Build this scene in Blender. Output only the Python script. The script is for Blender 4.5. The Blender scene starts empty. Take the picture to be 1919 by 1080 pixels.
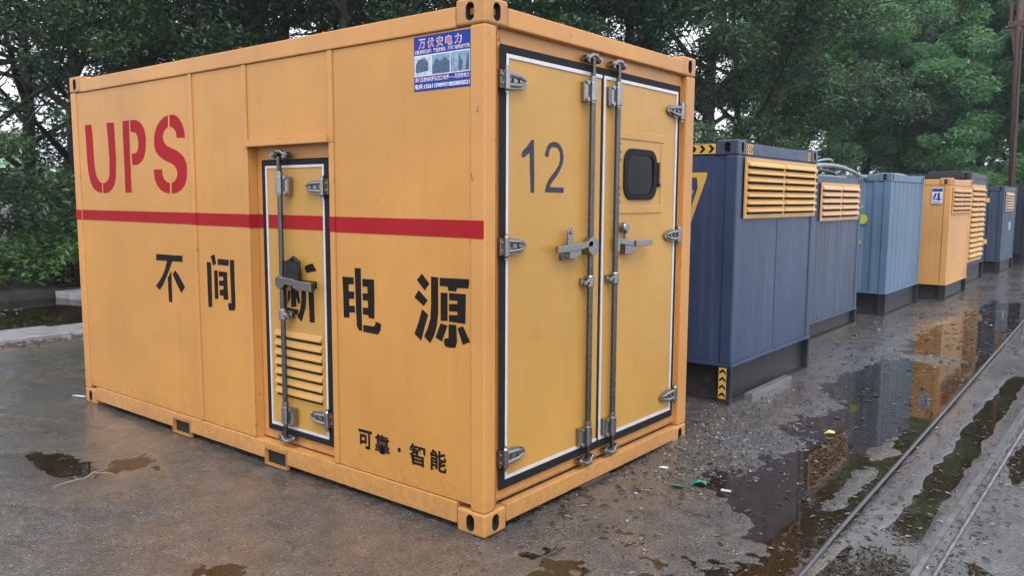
import bpy, bmesh, math, random
import numpy as np
from mathutils import Vector, Matrix
random.seed(7); np.random.seed(7)
R = math.radians
SC = bpy.context.scene
COL = SC.collection
# ------------------------------------------------------------------ camera
cd = bpy.data.cameras.new('camera'); cam = bpy.data.objects.new('camera', cd); COL.objects.link(cam)
cd.sensor_fit = 'HORIZONTAL'; cd.sensor_width = 36.0; cd.lens = 1518.2/1919*36
cd.clip_start = 0.05; cd.clip_end = 2000
cr = Vector((0.78158, 0.62378, 0.00495)); cu = Vector((-0.07226, 0.08265, 0.99396)); cf = Vector((-0.61960, 0.77721, -0.10967))
M = Matrix((cr, cu, -cf)).transposed().to_4x4(); M.translation = Vector((2.41623, -2.82838, 1.62475))
cam.matrix_world = M
SC.camera = cam
# ------------------------------------------------------------------ sky, sun, exposure
SUN_EL, SUN_AZ = R(56), R(132)          # azimuth clockwise from +Y: behind the camera, to the right
w = bpy.data.worlds.new('World'); SC.world = w; w.use_nodes = True
nt = w.node_tree; bg = nt.nodes['Background']
sky = nt.nodes.new('ShaderNodeTexSky'); sky.sky_type = 'NISHITA'; sky.sun_disc = False
sky.sun_elevation = SUN_EL; sky.sun_rotation = SUN_AZ; sky.air_density = 1.0; sky.dust_density = 4.0; sky.ozone_density = 1.0
hs = nt.nodes.new('ShaderNodeHueSaturation'); hs.inputs['Saturation'].default_value = 0.22
nt.links.new(sky.outputs[0], hs.inputs['Color']); 
cl = nt.nodes.new('ShaderNodeMix'); cl.data_type = 'RGBA'; cl.inputs[0].default_value = .6; cl.inputs[7].default_value = (5.0, 5.15, 5.7, 1)   # even cloud layer
nt.links.new(hs.outputs[0], cl.inputs[6]); nt.links.new(cl.outputs[2], bg.inputs[0])
bg.inputs[1].default_value = 0.15
sd = bpy.data.lights.new('sun', 'SUN'); so = bpy.data.objects.new('sun', sd); COL.objects.link(so)
sd.energy = 0.55; sd.angle = R(28); sd.color = (1.0, 0.97, 0.93)
dirv = Vector((math.sin(SUN_AZ)*math.cos(SUN_EL), math.cos(SUN_AZ)*math.cos(SUN_EL), math.sin(SUN_EL)))
so.rotation_euler = dirv.to_track_quat('Z', 'Y').to_euler(); so.location = (3, -5, 12)
SC.view_settings.view_transform = 'Standard'; SC.view_settings.look = 'None'; SC.view_settings.gamma = 1.0
SC.view_settings.exposure = 1.30
HAZE_D = .0009
SC.cycles.max_bounces = 6; SC.cycles.volume_bounces = 1; SC.cycles.transparent_max_bounces = 12
SC.cycles.sample_clamp_indirect = 4.0
SC.cycles.use_denoising = True


GLYPH = {
 'U':[[(-3.969,2.161),(-3.867,2.16),(-3.855,2.073),(-3.852,1.949),(-3.849,1.844),(-3.826,1.778),(-3.782,1.738),(-3.744,1.726),(-3.749,1.652),(-3.822,1.662),(-3.884,1.689),(-3.923,1.732),(-3.951,1.806),(-3.962,1.899),(-3.966,2.032)],[(-3.625,2.159),(-3.516,2.158),(-3.511,2.014),(-3.509,1.888),(-3.523,1.774),(-3.548,1.716),(-3.596,1.678),(-3.654,1.653),(-3.726,1.651),(-3.725,1.724),(-3.68,1.73),(-3.641,1.749),(-3.617,1.788),(-3.606,1.89),(-3.612,2.018)]],
 'P':[[(-3.384,2.158),(-3.293,2.16),(-3.298,2.006),(-3.3,1.82),(-3.301,1.657),(-3.389,1.655),(-3.387,1.885),(-3.388,2.041)],[(-3.273,2.159),(-3.207,2.158),(-3.159,2.146),(-3.112,2.119),(-3.079,2.076),(-3.067,2.021),(-3.078,1.949),(-3.107,1.896),(-3.147,1.866),(-3.199,1.849),(-3.272,1.848),(-3.273,1.929),(-3.229,1.927),(-3.197,1.938),(-3.18,1.959),(-3.172,2.001),(-3.179,2.038),(-3.197,2.063),(-3.228,2.075),(-3.276,2.079)]],
 'S':[[(-2.742,2.165),(-2.687,2.163),(-2.633,2.14),(-2.592,2.098),(-2.571,2.057),(-2.564,2.01),(-2.663,2.012),(-2.671,2.051),(-2.694,2.072),(-2.721,2.083),(-2.746,2.088)],[(-2.765,2.162),(-2.771,2.087),(-2.806,2.077),(-2.834,2.052),(-2.843,2.024),(-2.834,1.994),(-2.804,1.969),(-2.748,1.95),(-2.682,1.933),(-2.628,1.911),(-2.586,1.884),(-2.559,1.847),(-2.553,1.795),(-2.564,1.744),(-2.589,1.704),(-2.635,1.672),(-2.693,1.653),(-2.755,1.649),(-2.75,1.718),(-2.709,1.731),(-2.683,1.754),(-2.671,1.785),(-2.681,1.809),(-2.707,1.833),(-2.756,1.85),(-2.835,1.872),(-2.902,1.902),(-2.941,1.933),(-2.958,1.969),(-2.956,2.017),(-2.943,2.058),(-2.915,2.097),(-2.871,2.13),(-2.817,2.154)],[(-2.979,1.811),(-2.869,1.811),(-2.866,1.777),(-2.851,1.747),(-2.823,1.729),(-2.776,1.718),(-2.781,1.649),(-2.841,1.655),(-2.898,1.673),(-2.943,1.706),(-2.969,1.748)]],
 'bu':[[(-2.993,1.233),(-2.651,1.236),(-2.654,1.195),(-2.786,1.193),(-2.825,1.137),(-2.877,1.072),(-2.92,1.021),(-2.968,0.984),(-3.015,1.01),(-2.97,1.044),(-2.924,1.083),(-2.88,1.138),(-2.853,1.192),(-2.997,1.19)],[(-2.803,1.123),(-2.804,1.073),(-2.806,0.91),(-2.848,0.913),(-2.852,0.999),(-2.851,1.078)],[(-2.751,1.133),(-2.712,1.105),(-2.636,1.026),(-2.684,0.985),(-2.737,1.042),(-2.786,1.104)]],
 'jian':[[(-2.311,1.251),(-2.265,1.264),(-2.251,1.205),(-2.285,1.191)],[(-2.357,1.212),(-2.309,1.209),(-2.309,1.097),(-2.313,0.922),(-2.356,0.919),(-2.358,1.094)],[(-2.23,1.238),(-2.108,1.237),(-2.11,1.2),(-2.231,1.199)],[(-2.094,1.238),(-2.048,1.238),(-2.05,1.114),(-2.049,0.942),(-2.063,0.922),(-2.123,0.917),(-2.131,0.961),(-2.092,0.967),(-2.093,1.071),(-2.095,1.192)],[(-2.276,1.161),(-2.237,1.162),(-2.238,0.981),(-2.276,0.976),(-2.277,1.074)],[(-2.224,1.159),(-2.13,1.159),(-2.13,1.085),(-2.126,0.984),(-2.177,0.981),(-2.179,1.006),(-2.219,1.005),(-2.221,1.039),(-2.175,1.046),(-2.175,1.068),(-2.223,1.067),(-2.223,1.097),(-2.173,1.104),(-2.175,1.126),(-2.224,1.125)]],
 'duan':[[(-1.388,1.239),(-1.326,1.255),(-1.291,1.213),(-1.382,1.197),(-1.398,1.221)],[(-1.428,1.153),(-1.29,1.152),(-1.291,1.112),(-1.321,1.109),(-1.318,0.914),(-1.362,0.912),(-1.369,1.107),(-1.391,1.107),(-1.391,1.051),(-1.4,0.99),(-1.438,0.908),(-1.478,0.935),(-1.449,0.977),(-1.437,1.03),(-1.432,1.099)],[(-1.531,1.114),(-1.489,1.117),(-1.483,0.991),(-1.533,0.987)],[(-1.486,1.087),(-1.462,1.088),(-1.447,1.02),(-1.464,1.01),(-1.486,1.052)],[(-1.561,1.081),(-1.536,1.083),(-1.541,1.039),(-1.57,1.001)],[(-1.601,1.227),(-1.573,1.229),(-1.576,0.981),(-1.463,0.976),(-1.478,0.944),(-1.603,0.941),(-1.608,0.985)],[(-1.563,1.212),(-1.45,1.223),(-1.452,1.18),(-1.561,1.168)]],
 'dian':[[(-1.02,1.202),(-0.929,1.202),(-0.929,1.166),(-0.972,1.163),(-0.971,1.124),(-0.926,1.126),(-0.927,1.087),(-0.968,1.084),(-0.969,1.047),(-0.923,1.049),(-0.923,1.013),(-0.968,1.012),(-0.969,0.981),(-1.014,0.979),(-1.015,1.092)],[(-0.918,1.255),(-0.871,1.255),(-0.87,1.095),(-0.867,0.919),(-0.891,0.92),(-0.907,0.941),(-0.912,1.012),(-0.915,1.131)],[(-0.858,1.2),(-0.768,1.201),(-0.767,1.096),(-0.769,0.994),(-0.812,0.995),(-0.815,1.009),(-0.858,1.01),(-0.857,1.047),(-0.816,1.048),(-0.817,1.086),(-0.857,1.085),(-0.858,1.123),(-0.818,1.125),(-0.82,1.16),(-0.858,1.159)],[(-0.857,0.953),(-0.773,0.953),(-0.761,0.967),(-0.758,0.981),(-0.717,0.972),(-0.722,0.94),(-0.742,0.914),(-0.856,0.916)]],
 'yuan':[[(-0.416,1.254),(-0.366,1.208),(-0.398,1.172),(-0.451,1.221)],[(-0.439,1.17),(-0.378,1.124),(-0.406,1.094),(-0.469,1.133)],[(-0.417,1.077),(-0.376,1.053),(-0.4,0.99),(-0.425,0.917),(-0.471,0.948),(-0.441,1.011)],[(-0.353,1.244),(-0.306,1.243),(-0.307,1.066),(-0.316,1.007),(-0.334,0.955),(-0.363,0.912),(-0.403,0.941),(-0.377,0.988),(-0.359,1.036),(-0.354,1.107)],[(-0.295,1.242),(-0.107,1.247),(-0.104,1.228),(-0.11,1.203),(-0.182,1.2),(-0.188,1.183),(-0.24,1.182),(-0.24,1.202),(-0.295,1.202)],[(-0.289,1.17),(-0.244,1.171),(-0.245,1.035),(-0.29,1.031)],[(-0.233,1.172),(-0.126,1.174),(-0.129,1.032),(-0.235,1.032),(-0.235,1.065),(-0.179,1.069),(-0.179,1.086),(-0.234,1.083),(-0.234,1.119),(-0.179,1.123),(-0.179,1.138),(-0.233,1.137)],[(-0.291,1.018),(-0.245,1.012),(-0.283,0.929),(-0.325,0.946)],[(-0.237,1.019),(-0.188,1.02),(-0.183,0.939),(-0.194,0.909),(-0.236,0.904),(-0.261,0.909),(-0.269,0.929),(-0.263,0.947),(-0.238,0.951)],[(-0.18,1.006),(-0.145,1.019),(-0.099,0.949),(-0.145,0.929)]],
 'n1':[[(0.382,1.914),(0.4,1.915),(0.405,1.757),(0.406,1.656),(0.377,1.656),(0.369,1.788),(0.367,1.85),(0.339,1.836),(0.316,1.824),(0.305,1.825),(0.305,1.85),(0.346,1.88)]],
 'n2':[[(0.492,1.84),(0.497,1.859),(0.513,1.889),(0.532,1.906),(0.565,1.915),(0.599,1.913),(0.628,1.898),(0.648,1.876),(0.656,1.843),(0.65,1.807),(0.625,1.773),(0.597,1.743),(0.563,1.716),(0.541,1.696),(0.539,1.685),(0.659,1.684),(0.66,1.657),(0.495,1.659),(0.503,1.686),(0.519,1.712),(0.546,1.739),(0.585,1.769),(0.613,1.796),(0.626,1.829),(0.624,1.862),(0.608,1.881),(0.588,1.888),(0.56,1.889),(0.541,1.882),(0.53,1.867),(0.525,1.841),(0.511,1.835)]],
}
# ------------------------------------------------------------------ helpers
def tag(o, label=None, cat=None, group=None, kind=None):
    if label: o['label'] = label
    if cat: o['category'] = cat
    if group: o['group'] = group
    if kind: o['kind'] = kind
    return o
def thing(name, label, cat, loc=(0, 0, 0), group=None, rz=0):
    o = bpy.data.objects.new(name, None); COL.objects.link(o); o.location = loc; o.rotation_euler = (0, 0, rz)
    o.empty_display_size = 0.2
    return tag(o, label, cat, group)
def link_mesh(name, me, mat, parent=None, smooth=False):
    o = bpy.data.objects.new(name, me); COL.objects.link(o)
    if mat is not None:
        me.materials.clear(); me.materials.append(mat)
    if parent is not None: o.parent = parent
    if smooth:
        me.polygons.foreach_set('use_smooth', [True]*len(me.polygons))
    return o
class MB:
    def __init__(s): s.v = []; s.f = []
    def quad(s, a, b, c, d):
        n = len(s.v); s.v += [a, b, c, d]; s.f.append((n, n+1, n+2, n+3)); return s
    def box(s, x0, x1, y0, y1, z0, z1):
        n = len(s.v)
        s.v += [(x0,y0,z0),(x1,y0,z0),(x1,y1,z0),(x0,y1,z0),(x0,y0,z1),(x1,y0,z1),(x1,y1,z1),(x0,y1,z1)]
        s.f += [tuple(n+i for i in q) for q in ((0,3,2,1),(4,5,6,7),(0,1,5,4),(1,2,6,5),(2,3,7,6),(3,0,4,7))]
        return s
    def hexa(s, p):
        n = len(s.v); s.v += [tuple(q) for q in p]
        s.f += [tuple(n+i for i in q) for q in ((0,3,2,1),(4,5,6,7),(0,1,5,4),(1,2,6,5),(2,3,7,6),(3,0,4,7))]; return s
    def tube(s, pts, r, n=12, cap=True):
        pts = [Vector(p) for p in pts]; rs = r if isinstance(r, (list, tuple)) else [r]*len(pts)
        base = len(s.v); up = None
        for i, p in enumerate(pts):
            t = (pts[min(i+1, len(pts)-1)]-pts[max(i-1, 0)])
            if t.length < 1e-9: t = Vector((0,0,1))
            t.normalize()
            if up is None: up = Vector((0,0,1)) if abs(t.z) < .9 else Vector((1,0,0))
            a = t.cross(up)
            if a.length < 1e-4: a = t.cross(Vector((0,1,0)))
            a.normalize(); b = a.cross(t); up = b
            for k in range(n):
                q = p+(a*math.cos(2*math.pi*k/n)+b*math.sin(2*math.pi*k/n))*rs[i]; s.v.append(tuple(q))
        for i in range(len(pts)-1):
            for k in range(n):
                a0 = base+i*n+k; a1 = base+i*n+(k+1) % n
                s.f.append((a0, a1, a1+n, a0+n))
        if cap:
            s.f.append(tuple(base+k for k in range(n))[::-1]); e = base+(len(pts)-1)*n
            s.f.append(tuple(e+k for k in range(n)))
        return s
    def prism(s, poly, frame, d0, d1):
        """poly in (a,b) -> frame(a,b,d) extruded from d0 to d1; front face at d1"""
        n = len(s.v); m = len(poly)
        s.v += [frame(a, b, d0) for a, b in poly]+[frame(a, b, d1) for a, b in poly]
        s.f.append(tuple(n+i for i in range(m))[::-1]); s.f.append(tuple(n+m+i for i in range(m)))
        for i in range(m):
            j = (i+1) % m; s.f.append((n+i, n+j, n+m+j, n+m+i))
        return s
    def build(s, name, mat, parent=None, bevel=0, smooth=False, fix=True, seg=2):
        me = bpy.data.meshes.new(name); me.from_pydata(s.v, [], s.f)
        if fix:
            bm = bmesh.new(); bm.from_mesh(me)
            bmesh.ops.recalc_face_normals(bm, faces=bm.faces)
            ng = [f for f in bm.faces if len(f.verts) > 4]
            if ng and len(ng) < 400 : bmesh.ops.triangulate(bm, faces=ng)
            bm.to_mesh(me); bm.free()
        me.update()
        o = link_mesh(name, me, mat, parent, smooth)
        if smooth and not bevel:
            try: me.shade_auto_smooth
            except Exception: pass
        if bevel:
            b = o.modifiers.new('bevel', 'BEVEL'); b.width = bevel; b.segments = seg; b.limit_method = 'ANGLE'; b.angle_limit = R(40)
            b.harden_normals = False
        return o
F_SIDE = lambda y: (lambda a, b, d: (a, y-d, b))       # faces -Y
F_END = lambda x: (lambda a, b, d: (x+d, a, b))        # faces +X

# ------------------------------------------------------------------ materials
def newmat(name):
    m = bpy.data.materials.new(name); m.use_nodes = True
    return m, m.node_tree, m.node_tree.nodes['Principled BSDF']
def ramp(nt, fac, stops):
    r = nt.nodes.new('ShaderNodeValToRGB'); e = r.color_ramp.elements
    while len(e) < len(stops): e.new(0.5)
    for i, (p, c) in enumerate(stops):
        e[i].position = p; e[i].color = (*c, 1) if len(c) == 3 else c
    nt.links.new(fac, r.inputs[0]); return r
def noise(nt, vec, scale, detail=4, rough=.55, dist=0):
    n = nt.nodes.new('ShaderNodeTexNoise'); n.inputs['Scale'].default_value = scale; n.inputs['Detail'].default_value = detail
    n.inputs['Roughness'].default_value = rough; n.inputs['Distortion'].default_value = dist
    if vec is not None: nt.links.new(vec, n.inputs['Vector'])
    return n
def coords(nt, sx=1, sy=1, sz=1, kind='Object'):
    tc = nt.nodes.new('ShaderNodeTexCoord'); mp = nt.nodes.new('ShaderNodeMapping')
    mp.inputs['Scale'].default_value = (sx, sy, sz); nt.links.new(tc.outputs[kind], mp.inputs['Vector']); return mp.outputs[0]
def mix(nt, fac, a, b, mode='MIX'):
    m = nt.nodes.new('ShaderNodeMix'); m.data_type = 'RGBA'; m.blend_type = mode
    for i, x in ((0, fac), (6, a), (7, b)):
        if hasattr(x, 'is_linked') or hasattr(x, 'links'): nt.links.new(x, m.inputs[i])
        elif i == 0: m.inputs[0].default_value = x
        else: m.inputs[i].default_value = (*x, 1)
    return m.outputs[2]
def bump(nt, h, strength, dist, bsdf):
    b = nt.nodes.new('ShaderNodeBump'); b.inputs['Strength'].default_value = strength; b.inputs['Distance'].default_value = dist
    nt.links.new(h, b.inputs['Height']); nt.links.new(b.outputs[0], bsdf.inputs['Normal']); return b
KA = .74
def paint(name, col, rough=.42, dirt=(.16,.10,.05), dirt_amt=.25, var=.10, streak=.2, spec=.5, wave=.15, rust=.35, mud=.30, chips=0):
    """sheet-metal paint: soft mottling, rain streaks, dirt specks, slightly wavy sheet"""
    m, nt, b = newmat(name); col = tuple(c*KA for c in col); dirt = tuple(c*KA for c in dirt)
    c1 = coords(nt); n1 = noise(nt, c1, 1.3, 3); n2 = noise(nt, c1, 9, 5, .65)
    dark = tuple(c*(1-var) for c in col); light = tuple(min(1, c*(1+var)) for c in col)
    base = ramp(nt, n1.outputs[0], [(.3, dark), (.7, light)]).outputs[0]
    c2 = coords(nt, 14, 14, .7); n3 = noise(nt, c2, 1.0, 4, .6)
    st = ramp(nt, n3.outputs[0], [(.52, (0,0,0)), (.8, (streak,)*3)])
    base = mix(nt, st.outputs[0], base, dirt)
    sp = ramp(nt, n2.outputs[0], [(.62, (0,0,0)), (.82, (dirt_amt,)*3)])
    base = mix(nt, sp.outputs[0], base, dirt)
    n5 = noise(nt, c1, 55, 2, .5); s5 = ramp(nt, n5.outputs[0], [(.74, (0,0,0)), (.78, (dirt_amt*1.6,)*3)])
    base = mix(nt, s5.outputs[0], base, tuple(c*.5 for c in dirt))
    # thin rust runs and mud splashed up from the ground
    c3 = coords(nt, 42, 42, 1.6); n6 = noise(nt, c3, 1.0, 3, .5); n7 = noise(nt, c1, 2.6, 3, .6)
    mu = nt.nodes.new('ShaderNodeMath'); mu.operation = 'MULTIPLY'
    s6 = ramp(nt, n6.outputs[0], [(.66, (0,0,0)), (.76, (1,1,1))]); s7 = ramp(nt, n7.outputs[0], [(.5, (0,0,0)), (.68, (rust,)*3)])
    nt.links.new(s6.outputs[0], mu.inputs[0]); nt.links.new(s7.outputs[0], mu.inputs[1]); base = mix(nt, mu.outputs[0], base, (.16*KA, .06*KA, .025*KA))
    tcz = nt.nodes.new('ShaderNodeTexCoord'); sz = nt.nodes.new('ShaderNodeSeparateXYZ'); nt.links.new(tcz.outputs['Object'], sz.inputs[0])
    zr = nt.nodes.new('ShaderNodeMapRange'); zr.inputs[1].default_value = .0; zr.inputs[2].default_value = .34; zr.inputs[3].default_value = .62; zr.inputs[4].default_value = .0; nt.links.new(sz.outputs[2], zr.inputs[0])
    ns = noise(nt, c1, 22, 5, .7); am = nt.nodes.new('ShaderNodeMath'); am.operation = 'MULTIPLY_ADD'; am.inputs[1].default_value = .55; nt.links.new(zr.outputs[0], am.inputs[0]); nt.links.new(ns.outputs[0], am.inputs[2])
    mz = ramp(nt, am.outputs[0], [(.62, (0,0,0)), (.86, (mud,)*3)]); base = mix(nt, mz.outputs[0], base, (.12*KA, .095*KA, .07*KA))
    if chips:                                   # paint rubbed off along the steel edges
        bv = nt.nodes.new('ShaderNodeBevel'); bv.samples = 4; bv.inputs['Radius'].default_value = .012; ge = nt.nodes.new('ShaderNodeNewGeometry')
        dt = nt.nodes.new('ShaderNodeVectorMath'); dt.operation = 'DOT_PRODUCT'; nt.links.new(bv.outputs[0], dt.inputs[0]); nt.links.new(ge.outputs['Normal'], dt.inputs[1])
        nc = noise(nt, c1, 16, 5, .7); sb_ = nt.nodes.new('ShaderNodeMath'); sb_.operation = 'MULTIPLY_ADD'; sb_.inputs[1].default_value = .9; nt.links.new(dt.outputs['Value'], sb_.inputs[0]); nt.links.new(nc.outputs[0], sb_.inputs[2])
        ch = ramp(nt, sb_.outputs[0], [(.0, (1,1,1)), (1.0, (0,0,0))]); ch.color_ramp.elements[0].position = .0; mr_ = nt.nodes.new('ShaderNodeMapRange'); mr_.inputs[1].default_value = 1.26; mr_.inputs[2].default_value = 1.20; mr_.inputs[4].default_value = chips
        nt.links.new(sb_.outputs[0], mr_.inputs[0]); base = mix(nt, mr_.outputs[0], base, (.13*KA, .06*KA, .03*KA))
    nt.links.new(base, b.inputs['Base Color'])
    rr = nt.nodes.new('ShaderNodeMapRange'); rr.inputs[3].default_value = rough-.08; rr.inputs[4].default_value = rough+.14
    nt.links.new(n2.outputs[0], rr.inputs[0]); nt.links.new(rr.outputs[0], b.inputs['Roughness'])
    b.inputs['Specular IOR Level'].default_value = spec
    n4 = noise(nt, c1, 2.2, 2); bump(nt, n4.outputs[0], wave, .02, b)
    return m
def plain(name, col, rough=.5, metal=0, var=.1, scale=20, bmp=0, spec=.5):
    m, nt, b = newmat(name); n = noise(nt, coords(nt), scale, 4); col = tuple(c*KA for c in col)
    r = ramp(nt, n.outputs[0], [(.3, tuple(c*(1-var) for c in col)), (.7, tuple(min(1, c*(1+var)) for c in col))])
    nt.links.new(r.outputs[0], b.inputs['Base Color']); b.inputs['Roughness'].default_value = rough; b.inputs['Metallic'].default_value = metal
    b.inputs['Specular IOR Level'].default_value = spec
    if bmp: bump(nt, n.outputs[0], bmp, .01, b)
    return m
def chrome(name, col, rough):
    m, nt, b = newmat(name); c = coords(nt); n = noise(nt, c, 30, 3, .6)
    r = ramp(nt, n.outputs[0], [(.55, col), (.9, tuple(c*.6 for c in col))]); nt.links.new(r.outputs[0], b.inputs['Base Color'])
    rr = ramp(nt, n.outputs[0], [(.4, (rough,)*3), (.8, (rough+.12,)*3)]); nt.links.new(rr.outputs[0], b.inputs['Roughness'])
    b.inputs['Metallic'].default_value = .95; return m
M_YEL = paint('ochre_frame_paint', (.67, .315, .085), .40, streak=.10, chips=.8, wave=.25)
M_PAN = paint('ochre_panel_paint', (.645, .305, .066), .42, var=.10, streak=.12, dirt_amt=.32, wave=.35)
M_DOOR = paint('ochre_door_paint', (.59, .318, .066), .36, streak=.08, wave=.3, rust=.5, var=.08)
M_GRIL = paint('yellow_louver_paint', (.74, .42, .13), .45, dirt_amt=.4)
M_RED = paint('red_marking_paint', (.40, .014, .022), .65, spec=.12, rust=.1, dirt_amt=.15, var=.12)
M_BLK = plain('black_stencil_paint', (.012, .009, .008), .75, spec=.15)
M_NAVY = plain('navy_number_paint', (.040, .042, .075), .6, spec=.3)
M_GAS = plain('black_rubber_gasket', (.014, .013, .016), .7, spec=.2)
M_TRIM = plain('pale_steel_trim', (.78, .78, .82), .40, .2, .08)
M_CHR = chrome('polished_steel', (.27, .262, .255), .17)
M_ROD = chrome('steel_rod', (.12, .112, .105), .24)
M_DKM = plain('dark_cast_metal', (.05, .045, .04), .35, .8, .3, 30)
M_VOID = plain('painted_dark_interior', (.012, .010, .008), .9)  # near-black; puts the shade of hollows, pockets and slots into the colour
M_BLUE = paint('slate_blue_paint', (.029, .057, .128), .40, dirt=(.20,.22,.26), dirt_amt=.25, var=.14, streak=.25)
M_BLU2 = paint('worn_blue_grey_paint', (.046, .074, .132), .42, dirt=(.22,.23,.27), dirt_amt=.3, var=.14, streak=.4)
M_LBL = paint('pale_blue_paint', (.10, .185, .29), .42, dirt=(.32,.36,.40), dirt_amt=.3, var=.12, streak=.3)
M_DBL = paint('dark_navy_paint', (.016, .022, .042), .4, dirt=(.10,.11,.13), dirt_amt=.3, var=.2)
M_BASE = paint('charcoal_base_paint', (.015, .018, .027), .45, dirt=(.10,.10,.11), dirt_amt=.25, var=.25, streak=.2, spec=.3, rust=.15)
M_ORG = paint('apricot_paint', (.72, .37, .12), .42)
M_HAZ = plain('hazard_yellow_film', (.72, .46, .10), .45)
M_WHT = plain('white_film', (.72, .73, .78), .45)
M_RUST = plain('rusty_steel', (.10, .055, .045), .7, .2, .4, 25, .3)
M_HOSE = plain('grey_hose_rubber', (.30, .31, .33), .5, 0, .25, 8)
M_WOOD = plain('soaked_timber', (.05, .03, .022), .6, 0, .4, 18, .4)
m, nt, b = newmat('tinted_window_glass'); nt.nodes.remove(b); t_ = nt.nodes.new('ShaderNodeBsdfTransparent'); t_.inputs[0].default_value = (.84, .88, .92, 1)
g_ = nt.nodes.new('ShaderNodeBsdfGlossy'); g_.inputs['Roughness'].default_value = .02; f_ = nt.nodes.new('ShaderNodeFresnel'); f_.inputs[0].default_value = 1.30; x_ = nt.nodes.new('ShaderNodeMixShader')
nt.links.new(f_.outputs[0], x_.inputs[0]); nt.links.new(t_.outputs[0], x_.inputs[1]); nt.links.new(g_.outputs[0], x_.inputs[2]); nt.links.new(x_.outputs[0], nt.nodes['Material Output'].inputs['Surface']); M_GLASS = m

# ------------------------------------------------------------------ numpy noise
def _hash(ix, iy, seed):
    h = (ix.astype(np.int64)*374761393+iy.astype(np.int64)*668265263+seed*1442695041) & 0x7fffffff
    h = ((h ^ (h >> 13))*1274126177) & 0x7fffffff
    return ((h ^ (h >> 16)) & 0xffff)/65535.0
def vnoise(x, y, sc, seed=0):
    x = x/sc; y = y/sc; ix = np.floor(x); iy = np.floor(y); fx = x-ix; fy = y-iy
    fx = fx*fx*(3-2*fx); fy = fy*fy*(3-2*fy)
    a = _hash(ix, iy, seed); b = _hash(ix+1, iy, seed); c = _hash(ix, iy+1, seed); d = _hash(ix+1, iy+1, seed)
    return (a*(1-fx)+b*fx)*(1-fy)+(c*(1-fx)+d*fx)*fy*1.0-0.5
def sstep(a, b, x):
    t = np.clip((x-a)/(b-a), 0, 1); return t*t*(3-2*t)
WL = -0.0085
def ground_h(x, y):
    r1 = vnoise(x, y, 1.7, 1); r2 = vnoise(x, y, .55, 2); r3 = vnoise(x, y, .17, 3); r4 = vnoise(x, y, .055, 4); r5 = vnoise(x, y, .024, 5)
    h = r1*.010+r2*.010+r3*.006
    grit = .0045*r4+.0050*r5
    gm = .6+.8*sstep(-.1, .25, vnoise(x, y, .9, 11))
    h = h+grit*gm
    def bl(cx, cy, rx, ry): return np.exp(-(((x-cx)/rx)**2+((y-cy)/ry)**2))
    rough = vnoise(x, y, .3, 21)+.6*vnoise(x, y, .11, 22)
    # long shallow gutter between the row and the thin pipe
    g = sstep(.05, .45, x)*(1-sstep(1.2, 1.4, x))*sstep(-2.5, -.2, y)
    h -= g*(.017-.0075*(1-sstep(.9, 1.8, y+.6*(x-.4))))*(1-.5*sstep(9, 14, y))
    h += g*.004*r4+g*.004*rough*sstep(-.15, .1, r1)
    # gravel spits in front of the blue units
    h += .030*bl(.20, 2.15, .45, .55)*(1+.7*rough)+.020*bl(.50, 6.3, .5, .55)*(1+rough)+.016*bl(1.12, 2.7, .09, .6)*(1+rough)+.018*bl(.35, 3.6, .25, .5)*(1+rough)
    h += .014*bl(1.15, 1.75, .08, .5)*(1+rough)+.012*bl(.55, .9, .35, .25)*(1+2*rough)
    h += .0075*bl(.15, .75, .65, .55)
    # yard slab right of the pipe
    s = sstep(1.28, 1.33, x-(-.026*(y-2.5)-.03))
    sl = .0005+vnoise(x, y, .8, 31)*.005+vnoise(x, y*.35, .16, 32)*.005+vnoise(x, y*.6, .05, 33)*.003
    band = np.exp(-((x-1.53-.025*vnoise(x, y, .5, 34)-.03*vnoise(x, y, .13, 35)+.01*(y-2))/.088)**4)*sstep(.6, 1.7, y)*(1-sstep(5.6, 6.6, y))
    low = np.exp(-((x-1.50)/.17)**4-((y-.45)/.85)**4)+bl(1.87, .85, .16, .45)+bl(1.88, 3.2, .12, .75)
    sl = sl-.016*np.clip(band+low*1.05, 0, 1)*(1+.5*rough)
    h = h*(1-s)+sl*s
    # left yard: shallow brown pools
    l = sstep(.2, -.3, x)
    h += l*(.004)-.022*bl(-2.75, -.82, .42, .16)-.0125*bl(-2.15, -.52, .75, .22)*(1+1.2*rough)-.004*bl(-1.0, -.42, .7, .16)-.007*bl(-1.0, -.75, .8, .25)
    h -= .013*bl(-.6, -1.0, .6, .2)
    # cracks in the left yard
    c = np.abs((y+1.24)-.62*(x+2.2)+.03*vnoise(x, y, .4, 41)+.012*vnoise(x, y, .1, 43)); h -= .012*np.exp(-(c/.010)**2)*sstep(-1.3, -1.7, x)*sstep(-6, -3.2, x)
    c2 = np.abs((y+.32)-.34*(x+3.4)+.05*vnoise(x, y, .5, 42)); h -= .008*np.exp(-(c2/.012)**2)*sstep(-2.9, -3.3, x)*sstep(-8, -6, x)
    h = np.where(x < -8.15, -.07+.2*r2*.1, h)
    far = np.hypot(x-2.4, y+2.8)
    h = h*(1-.8*sstep(20, 60, far))
    return h
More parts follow.
